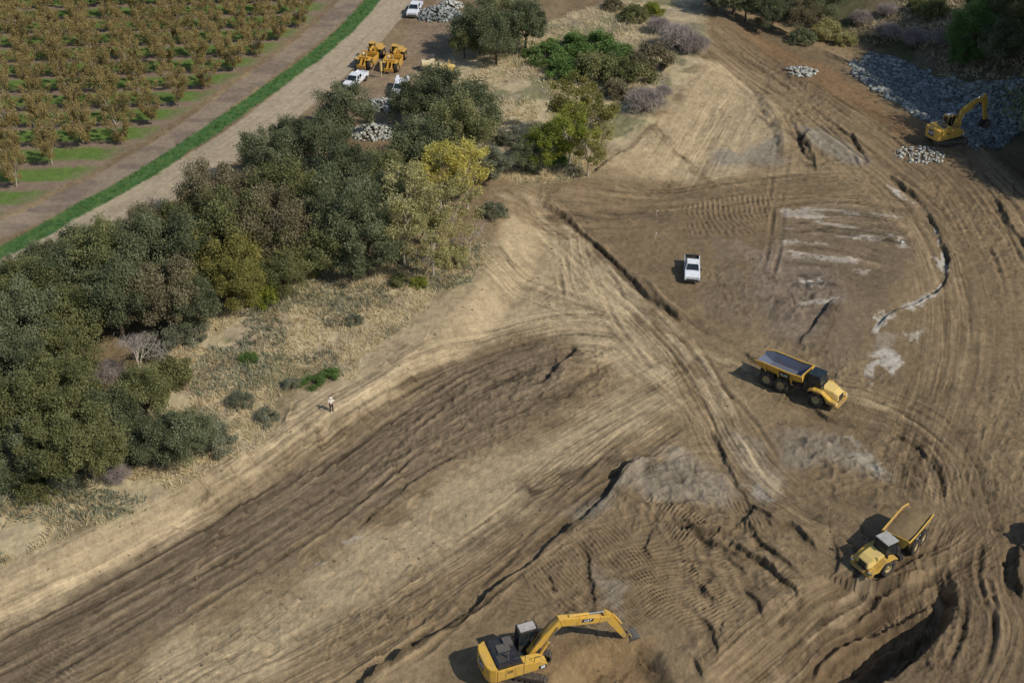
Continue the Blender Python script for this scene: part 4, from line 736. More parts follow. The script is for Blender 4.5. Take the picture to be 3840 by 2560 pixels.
# ---------------------------------------------------------------- machines
def text_mesh(name, txt, size, mat, parent, M, extrude=.012, flip=False):
    cu = bpy.data.curves.new(name, 'FONT'); cu.body = txt; cu.size = size; cu.extrude = extrude; cu.align_x = 'CENTER'; cu.align_y = 'CENTER'; cu.offset = .012*size
    tmp = bpy.data.objects.new('tmp', cu); COL.objects.link(tmp); dg = bpy.context.evaluated_depsgraph_get(); me = bpy.data.meshes.new_from_object(tmp.evaluated_get(dg)); me.name = name
    bpy.data.objects.remove(tmp); bpy.data.curves.remove(cu); me.transform(M); me.materials.clear(); me.materials.append(mat); return link(name, me, parent)
def basis(o, xdir, ydir):
    x = Vector(xdir).normalized(); y = Vector(ydir).normalized(); z = x.cross(y); return Matrix(((x.x, y.x, z.x, o[0]), (x.y, y.y, z.y, o[1]), (x.z, y.z, z.z, o[2]), (0, 0, 0, 1)))
def settle(root, pts):
    """tilt a machine so that it sits on the ground under it; pts are local corner points"""
    rz = root.rotation_euler.z; c, s = math.cos(rz), math.sin(rz); L = root.location; A = []; B = []
    for x, y in pts: A.append((x, y, 1)); B.append(gz(L.x+c*x-s*y, L.y+s*x+c*y))
    a, b, z0 = np.linalg.lstsq(np.array(A, float), np.array(B), rcond=None)[0]
    root.location.z = z0+.02; n = Vector((-a, -b, 1)).normalized(); q = Vector((0, 0, 1)).rotation_difference(n)
    root.rotation_mode = 'QUATERNION'; root.rotation_quaternion = Euler((0, 0, rz)).to_quaternion() @ q
def wheel(parent, x, y, r, wd, out, rimc=RIM):
    w_ = MB().ring((x, y, r), (0, out, 0), [(-wd/2, r*.55), (-wd/2, r*.90), (-wd*.36, r), (wd*.36, r), (wd/2, r*.90), (wd/2, r*.58), (wd*.30, r*.54)], 28)
    for i in range(22):                                  # tread lugs
        t = i/22*2*math.pi; 
        for k in (-1, 1):
            a = Vector((x+r*.99*math.cos(t+.07*k), y+k*wd*.25, r+r*.99*math.sin(t+.07*k))); M_ = Matrix.Translation(a) @ Matrix.Rotation(-t, 4, 'Y')
            o = MB(M_); o.box(-.025, .035, -wd*.22, wd*.22, -.045, .045); w_.v, w_.f = w_.v+o.v, w_.f+[tuple(i_+len(w_.v) for i_ in f) for f in o.f]
    W_ = w_.build('wheel', RUB, parent)
    rm = MB().ring((x, y, r), (0, out, 0), [(wd*.28, r*.56), (wd*.40, r*.52), (wd*.30, r*.40), (wd*.16, r*.34), (wd*.20, r*.14), (wd*.36, r*.12), (wd*.36, .001)], 20); rm.build('rim', rimc, W_)
    return W_
def box_beam(mb, path, y0, y1):
    """welded beam: path of (x, z, half height) in side view"""
    n = len(path); up = []; dn = []
    for i, (x, z, h) in enumerate(path):
        a = path[max(i-1, 0)]; b = path[min(i+1, n-1)]; dx, dz = b[0]-a[0], b[1]-a[1]; L = math.hypot(dx, dz); nx, nz = -dz/L, dx/L
        up.append((x+nx*h, z+nz*h)); dn.append((x-nx*h, z-nz*h))
    for i in range(n-1): mb.prism([dn[i], dn[i+1], up[i+1], up[i]], y0, y1)
def excavator(label, loc, head, under, boom, stick_ang, curl, deck='black', L2=3.1):
    """tracked excavator; head = where the boom points, under = where the tracks point (deg)"""
    rt = empty('tracked_excavator', loc, 0); tag(rt, label, 'excavator')
    U = empty_part = None
    Mu = Matrix.Rotation(R(under), 4, 'Z'); Mr = Matrix.Rotation(R(head), 4, 'Z'); Mh = Mr @ Matrix.Translation((0, 0, 1.1)) @ Matrix.Diagonal((1.06, 1.06, 1.32, 1)) @ Matrix.Translation((0, 0, -1.1))
    for sgn in (-1, 1):
        y = 1.3*sgn; prof = []
        for i in range(9): t = math.pi/2+i*math.pi/8; prof.append((-2.05+.50*math.cos(t), .52+.50*math.sin(t)))
        for i in range(9): t = -math.pi/2+i*math.pi/8; prof.append((2.05+.50*math.cos(t), .52+.50*math.sin(t)))
        mb = MB(Mu); ins = [(x*.96, .52+(z-.52)*.80) for x, z in prof]
        n = len(prof)
        for i in range(n): mb.add([(prof[i][0], y-.33, prof[i][1]), (prof[(i+1) % n][0], y-.33, prof[(i+1) % n][1]), (prof[(i+1) % n][0], y+.33, prof[(i+1) % n][1]), (prof[i][0], y+.33, prof[i][1]),
             (ins[i][0], y-.33, ins[i][1]), (ins[(i+1) % n][0], y-.33, ins[(i+1) % n][1]), (ins[(i+1) % n][0], y+.33, ins[(i+1) % n][1]), (ins[i][0], y+.33, ins[i][1])], [(0, 1, 2, 3), (7, 6, 5, 4), (0, 4, 5, 1), (3, 2, 6, 7)])
        for i in range(24):                                # shoe grousers
            x = -2.3+i*.2; 
            for z in (1.02, .0): mb.box(x, x+.035, y-.33, y+.33, z, z+.05)
        for i in range(7):
            for xc, d in ((2.05, -1), (-2.05, 1)):
                t = math.pi/2*d*-1*(-1)+0; t = -math.pi/2+i*math.pi/6; cx, cz = xc+math.copysign(1, xc)*.51*math.cos(t), .52+.51*math.sin(t); mb.box(cx-.03, cx+.03, y-.33, y+.33, cz-.03, cz+.03)
        tr = mb.build('crawler_track', TRK, rt)
        wb = MB(Mu)
        for x in (-2.05, 2.05): wb.ring((x, y, .52), (0, sgn, 0), [(-.2, .38), (.2, .38), (.22, .2), (.24, .001)], 18)
        for x in (-1.4, -.95, -.5, 0, .5, .95, 1.4): wb.cyl((x, y-.18, .24), (x, y+.18, .24), .14, None, 12)
        for x in (-.7, .7): wb.cyl((x, y-.12, .88), (x, y+.12, .88), .09, None, 10)
        wb.box(-1.7, 1.7, y-.14, y+.14, .36, .74); wb.build('roller_frame', STL, tr)
    mb = MB(Mu).box(-.75, .75, -1.0, 1.0, .38, .86); mb.cyl((0, 0, .84), (0, 0, 1.13), .72, None, 24); mb.build('undercarriage', TRK, rt, .03)
    # upper works
    MB(Mh).box(-2.6, 1.75, -1.42, 1.42, 1.10, 1.34).build('deck', BLK, rt, .02)
    pr = [(-3.15, -.95), (-3.0, -1.28), (-2.55, -1.48), (-2.42, -1.48), (-2.42, 1.48), (-2.55, 1.48), (-3.0, 1.28), (-3.15, .95), (-3.22, .5), (-3.22, -.5)]
    cw = MB(Mh); cw.plan(pr, 1.16, 2.36); cwo = cw.build('counterweight', YEL, rt, .05)
    pc = MB(Mh); pc.box(-3.235, -3.2, -.50, .50, 1.50, 2.18); pc.build('logo_panel', BLK, cwo)
    text_mesh('lettering', 'CAT', .52, WHP, cwo, Mh @ basis((-3.245, 0, 1.84), (0, -1, 0), (0, 0, 1)))
    dark = BLK
    hb = MB(Mh); hb.prism([(-2.42, 1.34), (-.35, 1.34), (-.35, 2.30), (-.8, 2.46), (-2.2, 2.50), (-2.42, 2.44)], -1.32, 1.30); hob = hb.build('engine_hood', dark if deck == 'black' else YEL, rt, .04)
    v_ = MB(Mh)
    for i in range(7): v_.box(-2.15+i*.12, -2.09+i*.12, -1.05, -.35, 2.47, 2.53)
    v_.box(-1.2, -.5, .3, 1.05, 2.36, 2.62); v_.box(-1.9, -.9, -.15, .55, 2.46, 2.58); v_.cyl((-1.35, -.75, 2.4), (-1.35, -.75, 2.95), .075, None, 12); v_.build('exhaust_and_vents', STL, hob)
    s_o = MB(Mh).box(-2.42, -.30, -1.50, -1.33, 1.20, 2.16).build('side_panel', YEL, rt, .03); MB(Mh).box(-2.42, -.30, 1.31, 1.48, 1.20, 2.16).build('side_panel', YEL, rt, .03)
    g = MB(Mh); 
    for x in (-1.75, -1.0): g.box(x, x+.02, -1.512, -1.48, 1.26, 2.10)
    for k in range(4): g.box(-1.62+.13*k, -1.55+.13*k, -1.512, -1.48, 1.75, 2.0)
    g.build('panel_seams', DKG, s_o)
    fb = MB(Mh); fb.prism([(-.29, 1.20), (1.72, 1.20), (1.72, 1.62), (1.1, 1.98), (-.29, 2.16)], -1.50, -.62); fb.build('fuel_tank', YEL, rt, .04)
    pn = MB(Mh).box(.98, 1.66, -1.512, -1.49, 1.26, 1.58); po = pn.build('number_panel', DKG, rt); MB(Mh).box(1.16, 1.50, -1.52, -1.511, 1.30, 1.54).build('white_plate', WHP, po)
    hr = MB(Mh); hr.tube([(-.2, -1.42, 2.15), (-.2, -1.42, 2.95), (-1.2, -1.42, 2.95), (-1.2, -1.42, 2.5)], .022); hr.tube([(1.6, -1.42, 1.6), (1.6, -1.42, 2.4), (.6, -1.42, 2.5), (.6, -1.42, 1.95)], .022)
    hr.build('hand_rail', DKG, rt)
    # cab
    cb = MB(Mh)
    def post(a, b): cb.cyl(a, b, .055, None, 6)
    x0, x1, y0, y1, z0, z1 = .10, 1.78, .50, 1.44, 1.34, 3.02
    cb.box(x0, x1, y0, y1, z0, z0+.42); cb.box(x0, x1-.12, y0, y1, z1-.08, z1+.04)
    for (x, y) in ((x0+.05, y0+.05), (x0+.05, y1-.05), (x0+.75, y0+.05), (x0+.75, y1-.05)): post((x, y, z0+.3), (x, y, z1))
    for y in (y0+.05, y1-.05): post((x1-.05, y, z0+.3), (x1-.25, y, z1))
    cabo = cb.build('cab', YEL if deck != 'black' else DKG, rt)
    MB(Mh).prism([(x0+.04, z0+.40), (x1-.05, z0+.40), (x1-.22, z1-.07), (x0+.04, z1-.07)], y0+.03, y1-.03).build('cab_window', GLS, cabo)
    MB(Mh).box(x0+.1, x1-.25, y0+.08, y1-.08, z1+.042, z1+.09).build('cab_roof', GRP, cabo, .02)
    # boom, stick, bucket: positions of the joints in the side plane
    J0 = (.75, 1.75); B1, B2, B3 = boom; M2 = Mr @ Matrix.Translation((0, -.12, 0))
    bm_ = MB(M2); box_beam(bm_, [(J0[0], J0[1], .22), (J0[0]+(B1[0]-J0[0])*.5, J0[1]+(B1[1]-J0[1])*.55, .36), (B1[0], B1[1], .48), (B1[0]+(B2[0]-B1[0])*.35, B1[1]+(B2[1]-B1[1])*.4+.03, .42), (B2[0]-.9, B2[1]+.12, .33), (B2[0], B2[1], .26)], -.29, .29)
    bo = bm_.build('boom', YEL, rt, .03)
    mx = .45*B1[0]+.55*B2[0]; mz = .45*B1[1]+.55*B2[1]+.05; sl_ = math.atan2(B2[1]-B1[1], B2[0]-B1[0])
    for sd in (-1, 1):
        lp = MB(M2 @ Matrix.Translation((mx, sd*.292, mz)) @ Matrix.Rotation(-sl_, 4, 'Y')); lp.box(-.55, .55, -.012, .012, -.17, .17); lo = lp.build('logo_panel', DKG, bo)
        text_mesh('lettering', 'CAT', .36, WHP, bo, M2 @ basis((mx, sd*.306, mz-.01), (-sd*math.cos(sl_), 0, -sd*math.sin(sl_)) if False else ((1 if sd < 0 else -1)*math.cos(sl_), 0, (1 if sd < 0 else -1)*math.sin(sl_)), (-math.sin(sl_), 0, math.cos(sl_))))
    def ram(name, a, b, y, par, r=.11, k=.55):
        a, b = Vector((a[0], y, a[1])), Vector((b[0], y, b[1])); m_ = a.lerp(b, k); o = MB(M2).cyl(a, m_, r, None, 12).build(name, YEL, par); MB(M2).cyl(m_, b, r*.55, None, 10).build('piston_rod', CHR, o)
    for y in (-.42, .42): ram('boom_cylinder', (1.35, 1.35), (B1[0]-.25, B1[1]-.25), y, bo, .13)
    ca, sa = math.cos(R(stick_ang)), math.sin(R(stick_ang)); tip = (B2[0]+ca*L2, B2[1]+sa*L2); bk = (B2[0]-ca*.75+sa*-.25*0-sa*0, B2[1]-sa*.75+.25)
    bk = (B2[0]-ca*.85, B2[1]-sa*.85)
    st = MB(M2); box_beam(st, [(bk[0], bk[1], .16), (B2[0], B2[1], .36), (B2[0]+ca*.9, B2[1]+sa*.9, .33), (tip[0], tip[1], .17)], -.22, .22); sto = st.build('stick', YEL, rt, .03)
    nx, nz = -sa, ca
    ram('stick_cylinder', (B1[0]+(B2[0]-B1[0])*.18, B1[1]+(B2[1]-B1[1])*.25+.55), (bk[0]+nx*0, bk[1]+nz*0), 0, bo, .12)
    ram('bucket_cylinder', (B2[0]+ca*.1+nx*.42, B2[1]+sa*.1+nz*.42), (tip[0]-ca*.75+nx*.48, tip[1]-sa*.75+nz*.48), 0, sto, .10)
    lk = MB(M2)
    for y in (-.27, .27): lk.tube([(tip[0]-ca*.45, y, tip[1]-sa*.45), (tip[0]-ca*.75+nx*.48, y, tip[1]-sa*.75+nz*.48), (tip[0]+ca*.1+nx*.40, y, tip[1]+sa*.1+nz*.40)], .06)
    lk.build('linkage', YEL, sto)
    # bucket: shell profile around the pin
    Mb = M2 @ Matrix.Translation((tip[0], 0, tip[1])) @ Matrix.Rotation(-R(curl), 4, 'Y'); W2 = .62
    pf = [(.05, .12), (.28, .22), (.70, .12), (1.02, -.15), (1.12, -.50), (1.0, -.85), (.70, -1.10), (.28, -1.22), (-.05, -1.20)]
    bb = MB(Mb); n = len(pf)
    for i in range(n-1):
        (xa, za), (xb, zb) = pf[i], pf[i+1]; f = .95; ia = (.45+(xa-.45)*f, -.5+(za+.5)*f); ib = (.45+(xb-.45)*f, -.5+(zb+.5)*f)
        bb.prism([(xa, za), ia, ib, (xb, zb)], -W2, W2)
    for y in (-W2, W2-.04): bb.prism([p for p in pf]+[(-.05, -.55)], y, y+.04)
    for i in range(5): y = -W2+.03+i*.27; bb.prism([(-.05, -1.26), (.06, -1.16), (-.30, -1.20)], y, y+.10)
    for y in (-.2, .12): bb.prism([(-.08, -.05), (.3, .2), (.2, .34), (-.05, .12)], y, y+.06)
    bb.build('bucket', STL, rt)
    hs = MB(M2)
    for y in (-.1, 0, .1): hs.tube([(.9, y, 2.1), (1.1, y, 2.75), (B1[0]-.9, y, B1[1]+.15), (B1[0]-.2, y, B1[1]+.55)], .028, 6)
    hs.build('hydraulic_hose', DKG, bo)
    return rt
def haul_truck(label, loc, head, bend, loaded, roof=None):
    """six-wheel articulated dump truck; head = direction of the tractor, bend = turn of the rear unit"""
    rt = empty('articulated_dump_truck', loc, R(head)); tag(rt, label, 'dump truck'); A = Matrix.Identity(4); B = Matrix.Translation((1.0, 0, 0)) @ Matrix.Rotation(R(bend), 4, 'Z') @ Matrix.Translation((-1.0, 0, 0))
    fr = MB(A); fr.box(.6, 5.0, -.5, .5, .75, 1.25); fr.cyl((2.85, -1.2, .85), (2.85, 1.2, .85), .16); f2 = MB(B); f2.box(-4.3, 1.1, -.42, -.22, .95, 1.35); f2.box(-4.3, 1.1, .22, .42, .95, 1.35)
    for x in (-1.25, -2.98): f2.cyl((x, -1.15, .85), (x, 1.15, .85), .16)
    f2.cyl((.6, 0, 1.1), (1.3, 0, 1.1), .34); fo = fr.build('front_frame', BLK, rt); f2.build('rear_frame', BLK, rt)
    for s in (-1, 1): wheel(rt, 2.85, s*1.18, .86, .62, s)
    for x in (-1.25, -2.98):
        for s in (-1, 1):
            w_ = wheel(rt, x, s*1.18, .86, .62, s); Mi = w_.data; Mi.transform(B); [c.data.transform(B) for c in w_.children]
    # bonnet: slopes down to the grille, tapers in plan
    bn = MB(A); a = [(3.05, -.98, 1.35), (5.05, -.80, 1.25), (5.05, .80, 1.25), (3.05, .98, 1.35), (3.05, -.86, 2.30), (4.35, -.74, 2.12), (4.95, -.66, 1.85), (4.95, .66, 1.85), (4.35, .74, 2.12), (3.05, .86, 2.30)]
    bn.add(a, [(0, 3, 2, 1), (0, 1, 6, 5, 4), (3, 9, 8, 7, 2), (1, 2, 7, 6), (4, 5, 8, 9), (5, 6, 7, 8), (0, 4, 9, 3)]); bno = bn.build('hood', YELP, rt, .05)
    gr = MB(A); gr.add([(5.06, -.52, 1.32), (5.06, .52, 1.32), (4.985, .50, 1.80), (4.985, -.50, 1.80), (4.9, -.52, 1.32), (4.9, .52, 1.32), (4.85, .5, 1.8), (4.85, -.5, 1.8)], [(0, 1, 2, 3), (4, 7, 6, 5), (0, 4, 5, 1), (3, 2, 6, 7), (1, 5, 6, 2), (0, 3, 7, 4)]); gr.build('grille', BLK, bno)
    for s in (-1, 1):
        y0, y1 = sorted((s*.86, s*1.48)); fd = MB(A)
        fd.prism([(1.75, 1.55), (1.80, 1.72), (2.30, 2.02), (3.30, 2.02), (3.85, 1.72), (4.35, 1.42), (5.10, 1.30), (5.10, .98), (4.1, .98), (3.86, 1.35), (3.5, 1.78), (2.2, 1.78)], y0, y1); fdo = fd.build('fender', YEL, rt, .04)
        MB(A).box(5.08, 5.14, s*1.17-.16, s*1.17+.16, 1.06, 1.26).build('headlight', LMP, rt)
        mr = MB(A); mr.tube([(2.9, s*1.0, 2.3), (3.5, s*1.45, 2.5), (3.5, s*1.5, 2.9)], .025, 6); mr.box(3.46, 3.54, s*1.5-.12, s*1.5+.12, 2.6, 3.05); mr.build('mirror', DKG, rt)
    bp = MB(A); bp.plan([(4.75, -1.46), (5.25, -1.35), (5.32, -.6), (5.32, .6), (5.25, 1.35), (4.75, 1.46)], .66, .98); bp.build('bumper', YEL, rt, .04)
    # cab
    c = MB(A); c.prism([(1.45, 1.30), (3.02, 1.30), (3.02, 2.20), (1.45, 2.20)], -.84, .84); c.box(1.40, 2.72, -.80, .80, 3.16, 3.24)
    for x, xt in ((1.50, 1.50), (2.98, 2.70)):
        for y in (-.78, .78): c.cyl((x, y, 2.15), (xt, y*.97, 3.18), .05, None, 6)
    co = c.build('cab', BLK, rt); MB(A).prism([(1.52, 2.2), (2.98, 2.2), (2.70, 3.16), (1.52, 3.16)], -.79, .79).build('cab_window', GLS, co); MB(A).box(1.36, 2.80, -.86, .86, 3.242, 3.34).build('cab_roof', roof or GRP, co, .03)
    st = MB(A); st.box(1.9, 2.7, -1.46, -.9, 1.2, 1.3); st.box(1.0, 1.44, -.9, .9, 1.3, 2.35); st.cyl((1.25, -.7, 2.3), (1.25, -.7, 3.0), .09, None, 12)
    st.tube([(1.8, .95, 2.0), (1.8, .95, 2.9), (2.9, .95, 2.7), (2.9, .95, 2.2)], .022, 6); st.box(1.0, 1.5, .9, 1.4, 1.1, 1.7); st.build('engine_bay', DKG, rt)
    # dump body
    T_ = 2.85; n0, n1 = -4.75, .95
    def sec(x, zf, w0, w1, zt): return [(x, -w1, zt), (x, -w0, zf), (x, w0, zf), (x, w1, zt)]
    S = [sec(n0, 2.25, .95, 1.28, 2.62), sec(-3.6, 1.84, .9, 1.42, T_), sec(-.5, 1.84, .9, 1.42, T_), sec(n1, 2.1, .9, 1.38, T_+.1)]; O = [[(x, y*1.04+math.copysign(.05, y), z-(.10 if abs(y) < 1.1 else -0)) for x, y, z in q] for q in S]
    d = MB(B); i_ = MB(B)
    for a, b in zip(O[:-1], O[1:]):
        vs = a+b; d.add(vs, [(0, 1, 5, 4), (1, 2, 6, 5), (2, 3, 7, 6)])
    for a, b in zip(S[:-1], S[1:]):
        vs = a+b; i_.add(vs, [(0, 4, 5, 1), (1, 5, 6, 2), (2, 6, 7, 3)])
    # rails along the top, headboard, ribs
    for s in (0, 3):
        for a, b in zip(S[:-1], S[1:]):
            y = .07*(-1 if s == 0 else 1); d.cyl(Vector(a[s])+Vector((0, y*.5, 0)), Vector(b[s])+Vector((0, y*.5, 0)), .085, None, 6)
    hbq = O[-1]; d.add(hbq+[(n1+.07, y, z) for _, y, z in hbq]+[(n1, -1.3, T_+.32), (n1, 1.3, T_+.32), (n1+.07, -1.3, T_+.32), (n1+.07, 1.3, T_+.32)], [(0, 1, 2, 3), (7, 6, 5, 4), (0, 3, 9, 8), (4, 10, 11, 7), (0, 8, 10, 4), (3, 7, 11, 9), (8, 9, 11, 10), (1, 5, 6, 2)])
    for x in (-3.35, -1.8, -.25): 
        for s in (-1, 1): d.add([(x-.09, s*1.1, 1.45), (x+.09, s*1.1, 1.45), (x+.09, s*1.56, T_), (x-.09, s*1.56, T_), (x-.09, s*1.0, 1.5), (x+.09, s*1.0, 1.5), (x+.09, s*1.45, T_), (x-.09, s*1.45, T_)], [(0, 1, 2, 3), (7, 6, 5, 4), (0, 3, 7, 4), (1, 5, 6, 2), (0, 4, 5, 1), (3, 2, 6, 7)])
    for k in range(2): d.add(O[0]+S[0], [(0, 4, 5, 1), (1, 5, 6, 2), (2, 6, 7, 3)]) if k == 0 else None
    bo = d.build('dump_body', YEL, rt); i_.build('body_lining', BED if not loaded else RST, bo)
    for s in (-1, 1):
        lp = MB(B @ Matrix.Translation((-.95, s*1.50, 2.35)) @ Matrix.Rotation(-s*R(17), 4, 'X')); lp.box(-.62, .62, -.02, .02, -.26, .26); lo = lp.build('logo_panel', BLK, bo)
        text_mesh('lettering', 'CAT', .44, WHP, bo, B @ Matrix.Translation((-.95, s*1.50, 2.35)) @ Matrix.Rotation(-s*R(17), 4, 'X') @ basis((0, s*.03, 0), (-s, 0, 0), (0, 0, 1)))
    if loaded:
        r = rng(9); nx_, ny_ = 40, 22; vs = []; fs = []
        for i in range(nx_):
            for j in range(ny_):
                u, v = i/(nx_-1), j/(ny_-1); x = -4.35+5.1*u; y = (-1.38+2.76*v); z = 2.62+.34*math.sin(math.pi*min(1, u*1.02+.02))**.6*math.sin(math.pi*v)**.8+.09*(float(vn(np.array([x*2.5]), np.array([y*2.5]), 3)[0])-.5)-(0.5 if u == 0 else 0)
                vs.append((x, y, z))
        for i in range(nx_-1):
            for j in range(ny_-1): fs.append((i*ny_+j, (i+1)*ny_+j, (i+1)*ny_+j+1, i*ny_+j+1))
        o_ = MB(B).add(vs, fs).build('soil_load', LOAD, rt, 0, True)
    return rt
def pickup(label, loc, head, kind='crew', bedc=DKG):
    rt = empty('pickup_truck', loc, R(head)); tag(rt, label, 'pickup truck')
    b = MB(); side = [(-2.9, .50), (2.82, .42), (2.92, .60), (2.90, 1.00), (2.78, 1.12), (1.45, 1.22), (1.30, 1.20), (-2.9, 1.20)]
    b.prism([(-2.9, .50), (-2.9, .95), (2.9, .98), (2.92, .50)], -.98, .98); b.prism([(1.42, .98), (2.9, .98), (2.80, 1.12), (1.42, 1.22)], -.95, .95); b.box(-.85, 1.42, -.97, .97, .95, 1.20)
    for y in (-.98, .86): b.box(-2.9, -.85, y, y+.12, .95, 1.22)
    b.box(-2.9, -2.80, -.86, .86, .95, 1.20); bo = b.build('body', WHP, rt, .035)
    bf = MB().box(-2.79, -.86, -.855, .855, .955, .985)
    if bedc == DKG: bf.box(-2.93, -2.78, -.9, .9, .62, 1.235); bf.box(-2.85, -.86, .80, .87, .97, 1.235); bf.box(-2.85, -.86, -.87, -.80, .97, 1.235)
    bf.build('bed_floor', bedc, bo)
    c = MB(); lo = [(-.85, -.90, 1.20), (1.45, -.92, 1.20), (1.45, .92, 1.20), (-.85, .90, 1.20)]; hi = [(-.62, -.74, 1.86), (.72, -.74, 1.86), (.72, .74, 1.86), (-.62, .74, 1.86)]
    c.add(lo+hi, [(0, 3, 2, 1), (4, 5, 6, 7), (0, 1, 5, 4), (1, 2, 6, 5), (2, 3, 7, 6), (3, 0, 4, 7)]); co = c.build('cab', WHP, rt, .05)
    def quad(nm, u0, u1, v0, v1, A, mat=GLS):
        A = [Vector(q) for q in A]; n = (A[1]-A[0]).cross(A[3]-A[0]).normalized(); f = lambda u, v: A[0].lerp(A[1], u).lerp(A[3].lerp(A[2], u), v)
        q = [f(u0, v0), f(u1, v0), f(u1, v1), f(u0, v1)]; MB().add([tuple(p+n*.012) for p in q]+[tuple(p-n*.02) for p in q], [(0, 1, 2, 3), (7, 6, 5, 4), (0, 4, 5, 1), (1, 5, 6, 2), (2, 6, 7, 3), (3, 7, 4, 0)]).build(nm, mat, co)
    quad('windshield', .05, .95, .08, .93, (lo[1], lo[2], hi[2], hi[1])); quad('rear_window', .12, .88, .2, .85, (lo[3], lo[0], hi[0], hi[3]))
    for (a, b_, c_, d) in ((lo[0], lo[1], hi[1], hi[0]), (lo[2], lo[3], hi[3], hi[2])):
        quad('side_window', .08, .46, .15, .88, (a, b_, c_, d)); quad('side_window', .52, .90, .15, .88, (a, b_, c_, d))
    MB().add([(2.93, -.72, .62), (2.93, .72, .62), (2.87, .70, 1.02), (2.87, -.70, 1.02), (2.8, -.72, .62), (2.8, .72, .62), (2.8, .7, 1.02), (2.8, -.7, 1.02)], [(0, 1, 2, 3), (4, 7, 6, 5), (0, 4, 5, 1), (3, 2, 6, 7), (1, 5, 6, 2), (0, 3, 7, 4)]).build('grille', DKG, rt)
    MB().box(2.86, 3.0, -.95, .95, .40, .60).build('bumper', DKG if bedc == DKG else STL, rt, .02); MB().box(-3.0, -2.9, -.9, .9, .45, .62).build('bumper', STL, rt, .02)
    for s in (-1, 1):
        MB().box(2.83, 2.925, s*.84-.11, s*.84+.11, .78, .98).build('headlight', LMP, rt); MB().box(-2.93, -2.88, s*.9-.06, s*.9+.06, .80, 1.10).build('tail_light', RED, rt); MB().box(.95, 1.15, s*1.08-.1, s*1.08+.1, 1.15, 1.36).build('mirror', DKG, rt)
        for x in (1.85, -1.85):
            MB().prism([(x+.50*math.cos(t), .40+.50*math.sin(t)) for t in [i*math.pi/9 for i in range(10)]], s*.985-.01, s*.985+.01).build('wheel_arch', DKG, bo)
            W_ = MB().ring((x, s*.86, .40), (0, s, 0), [(-.12, .22), (-.12, .37), (-.08, .40), (.08, .40), (.14, .37), (.14, .24), (.10, .22)], 20).build('wheel', RUB, rt); MB().ring((x, s*.86, .40), (0, s, 0), [(.10, .235), (.12, .2), (.09, .1), (.12, .08), (.12, .001)], 14).build('rim', STL, W_)
    if kind == 'utility':
        u = MB(); u.box(-2.88, -.88, -.99, -.6, .96, 1.62); u.box(-2.88, -.88, .6, .99, .96, 1.62); u.box(-1.1, -.88, -.6, .6, .96, 1.75); u.build('tool_boxes', WHP, rt, .02)
    return rt
def put(px, py, fn, *a, pts=None, **k):
    q = on_land(px, py); o = fn(a[0], q, *a[1:], **k)
    if pts: settle(o, pts)
    return o
TP = [(3, 1.2), (3, -1.2), (-2.5, 1.2), (-2.5, -1.2)]; PP = [(1.85, .8), (1.85, -.8), (-1.85, .8), (-1.85, -.8)]; XP = [(2, 1.3), (2, -1.3), (-2, 1.3), (-2, -1.3)]
def scl(o, *k): o.scale = k if len(k) == 3 else (k[0],)*3; return o
exA = put(1945, 2505, excavator, 'large yellow excavator at the bottom edge, bucket stretched out to the right', 22, -10, ((3.25, 4.8), (7.75, 3.6), 0), -60, 25, pts=XP, L2=4.3)
exB = put(3548, 533, excavator, 'yellow excavator by the dark rock bank, seen from behind', 27, 8, ((2.1, 4.5), (5.95, 5.6), 0), -77, -20, pts=XP, deck='yellow', L2=3.4)
trA = put(2985, 1468, haul_truck, 'yellow dump truck with an empty steel body crossing the damp ground', -38, -2, False, pts=TP, roof=GLS)
trB = scl(put(3368, 2090, haul_truck, 'yellow dump truck loaded with soil, heading down left', -150, 20, True, pts=TP), .93)
trC = put(4000, 2120, haul_truck, 'yellow dump truck mostly outside the right edge, only its shade in view', 100, 5, False, pts=TP)
pkA = scl(put(2592, 1025, pickup, 'white pickup alone on the brown earth with a dark bed', -96, pts=PP), .88, .97, .97)
pkB = put(1334, 318, pickup, 'white pickup parked left of the two yellow scrapers', -110, pts=PP, bedc=WHP)
pkC = put(1500, 350, pickup, 'white utility truck half hidden behind the dark oak', -95, pts=PP, kind='utility', bedc=WHP)
pkD = put(1556, 50, pickup, 'white pickup at the top edge beside the rock pile', -97, pts=PP, bedc=WHP)
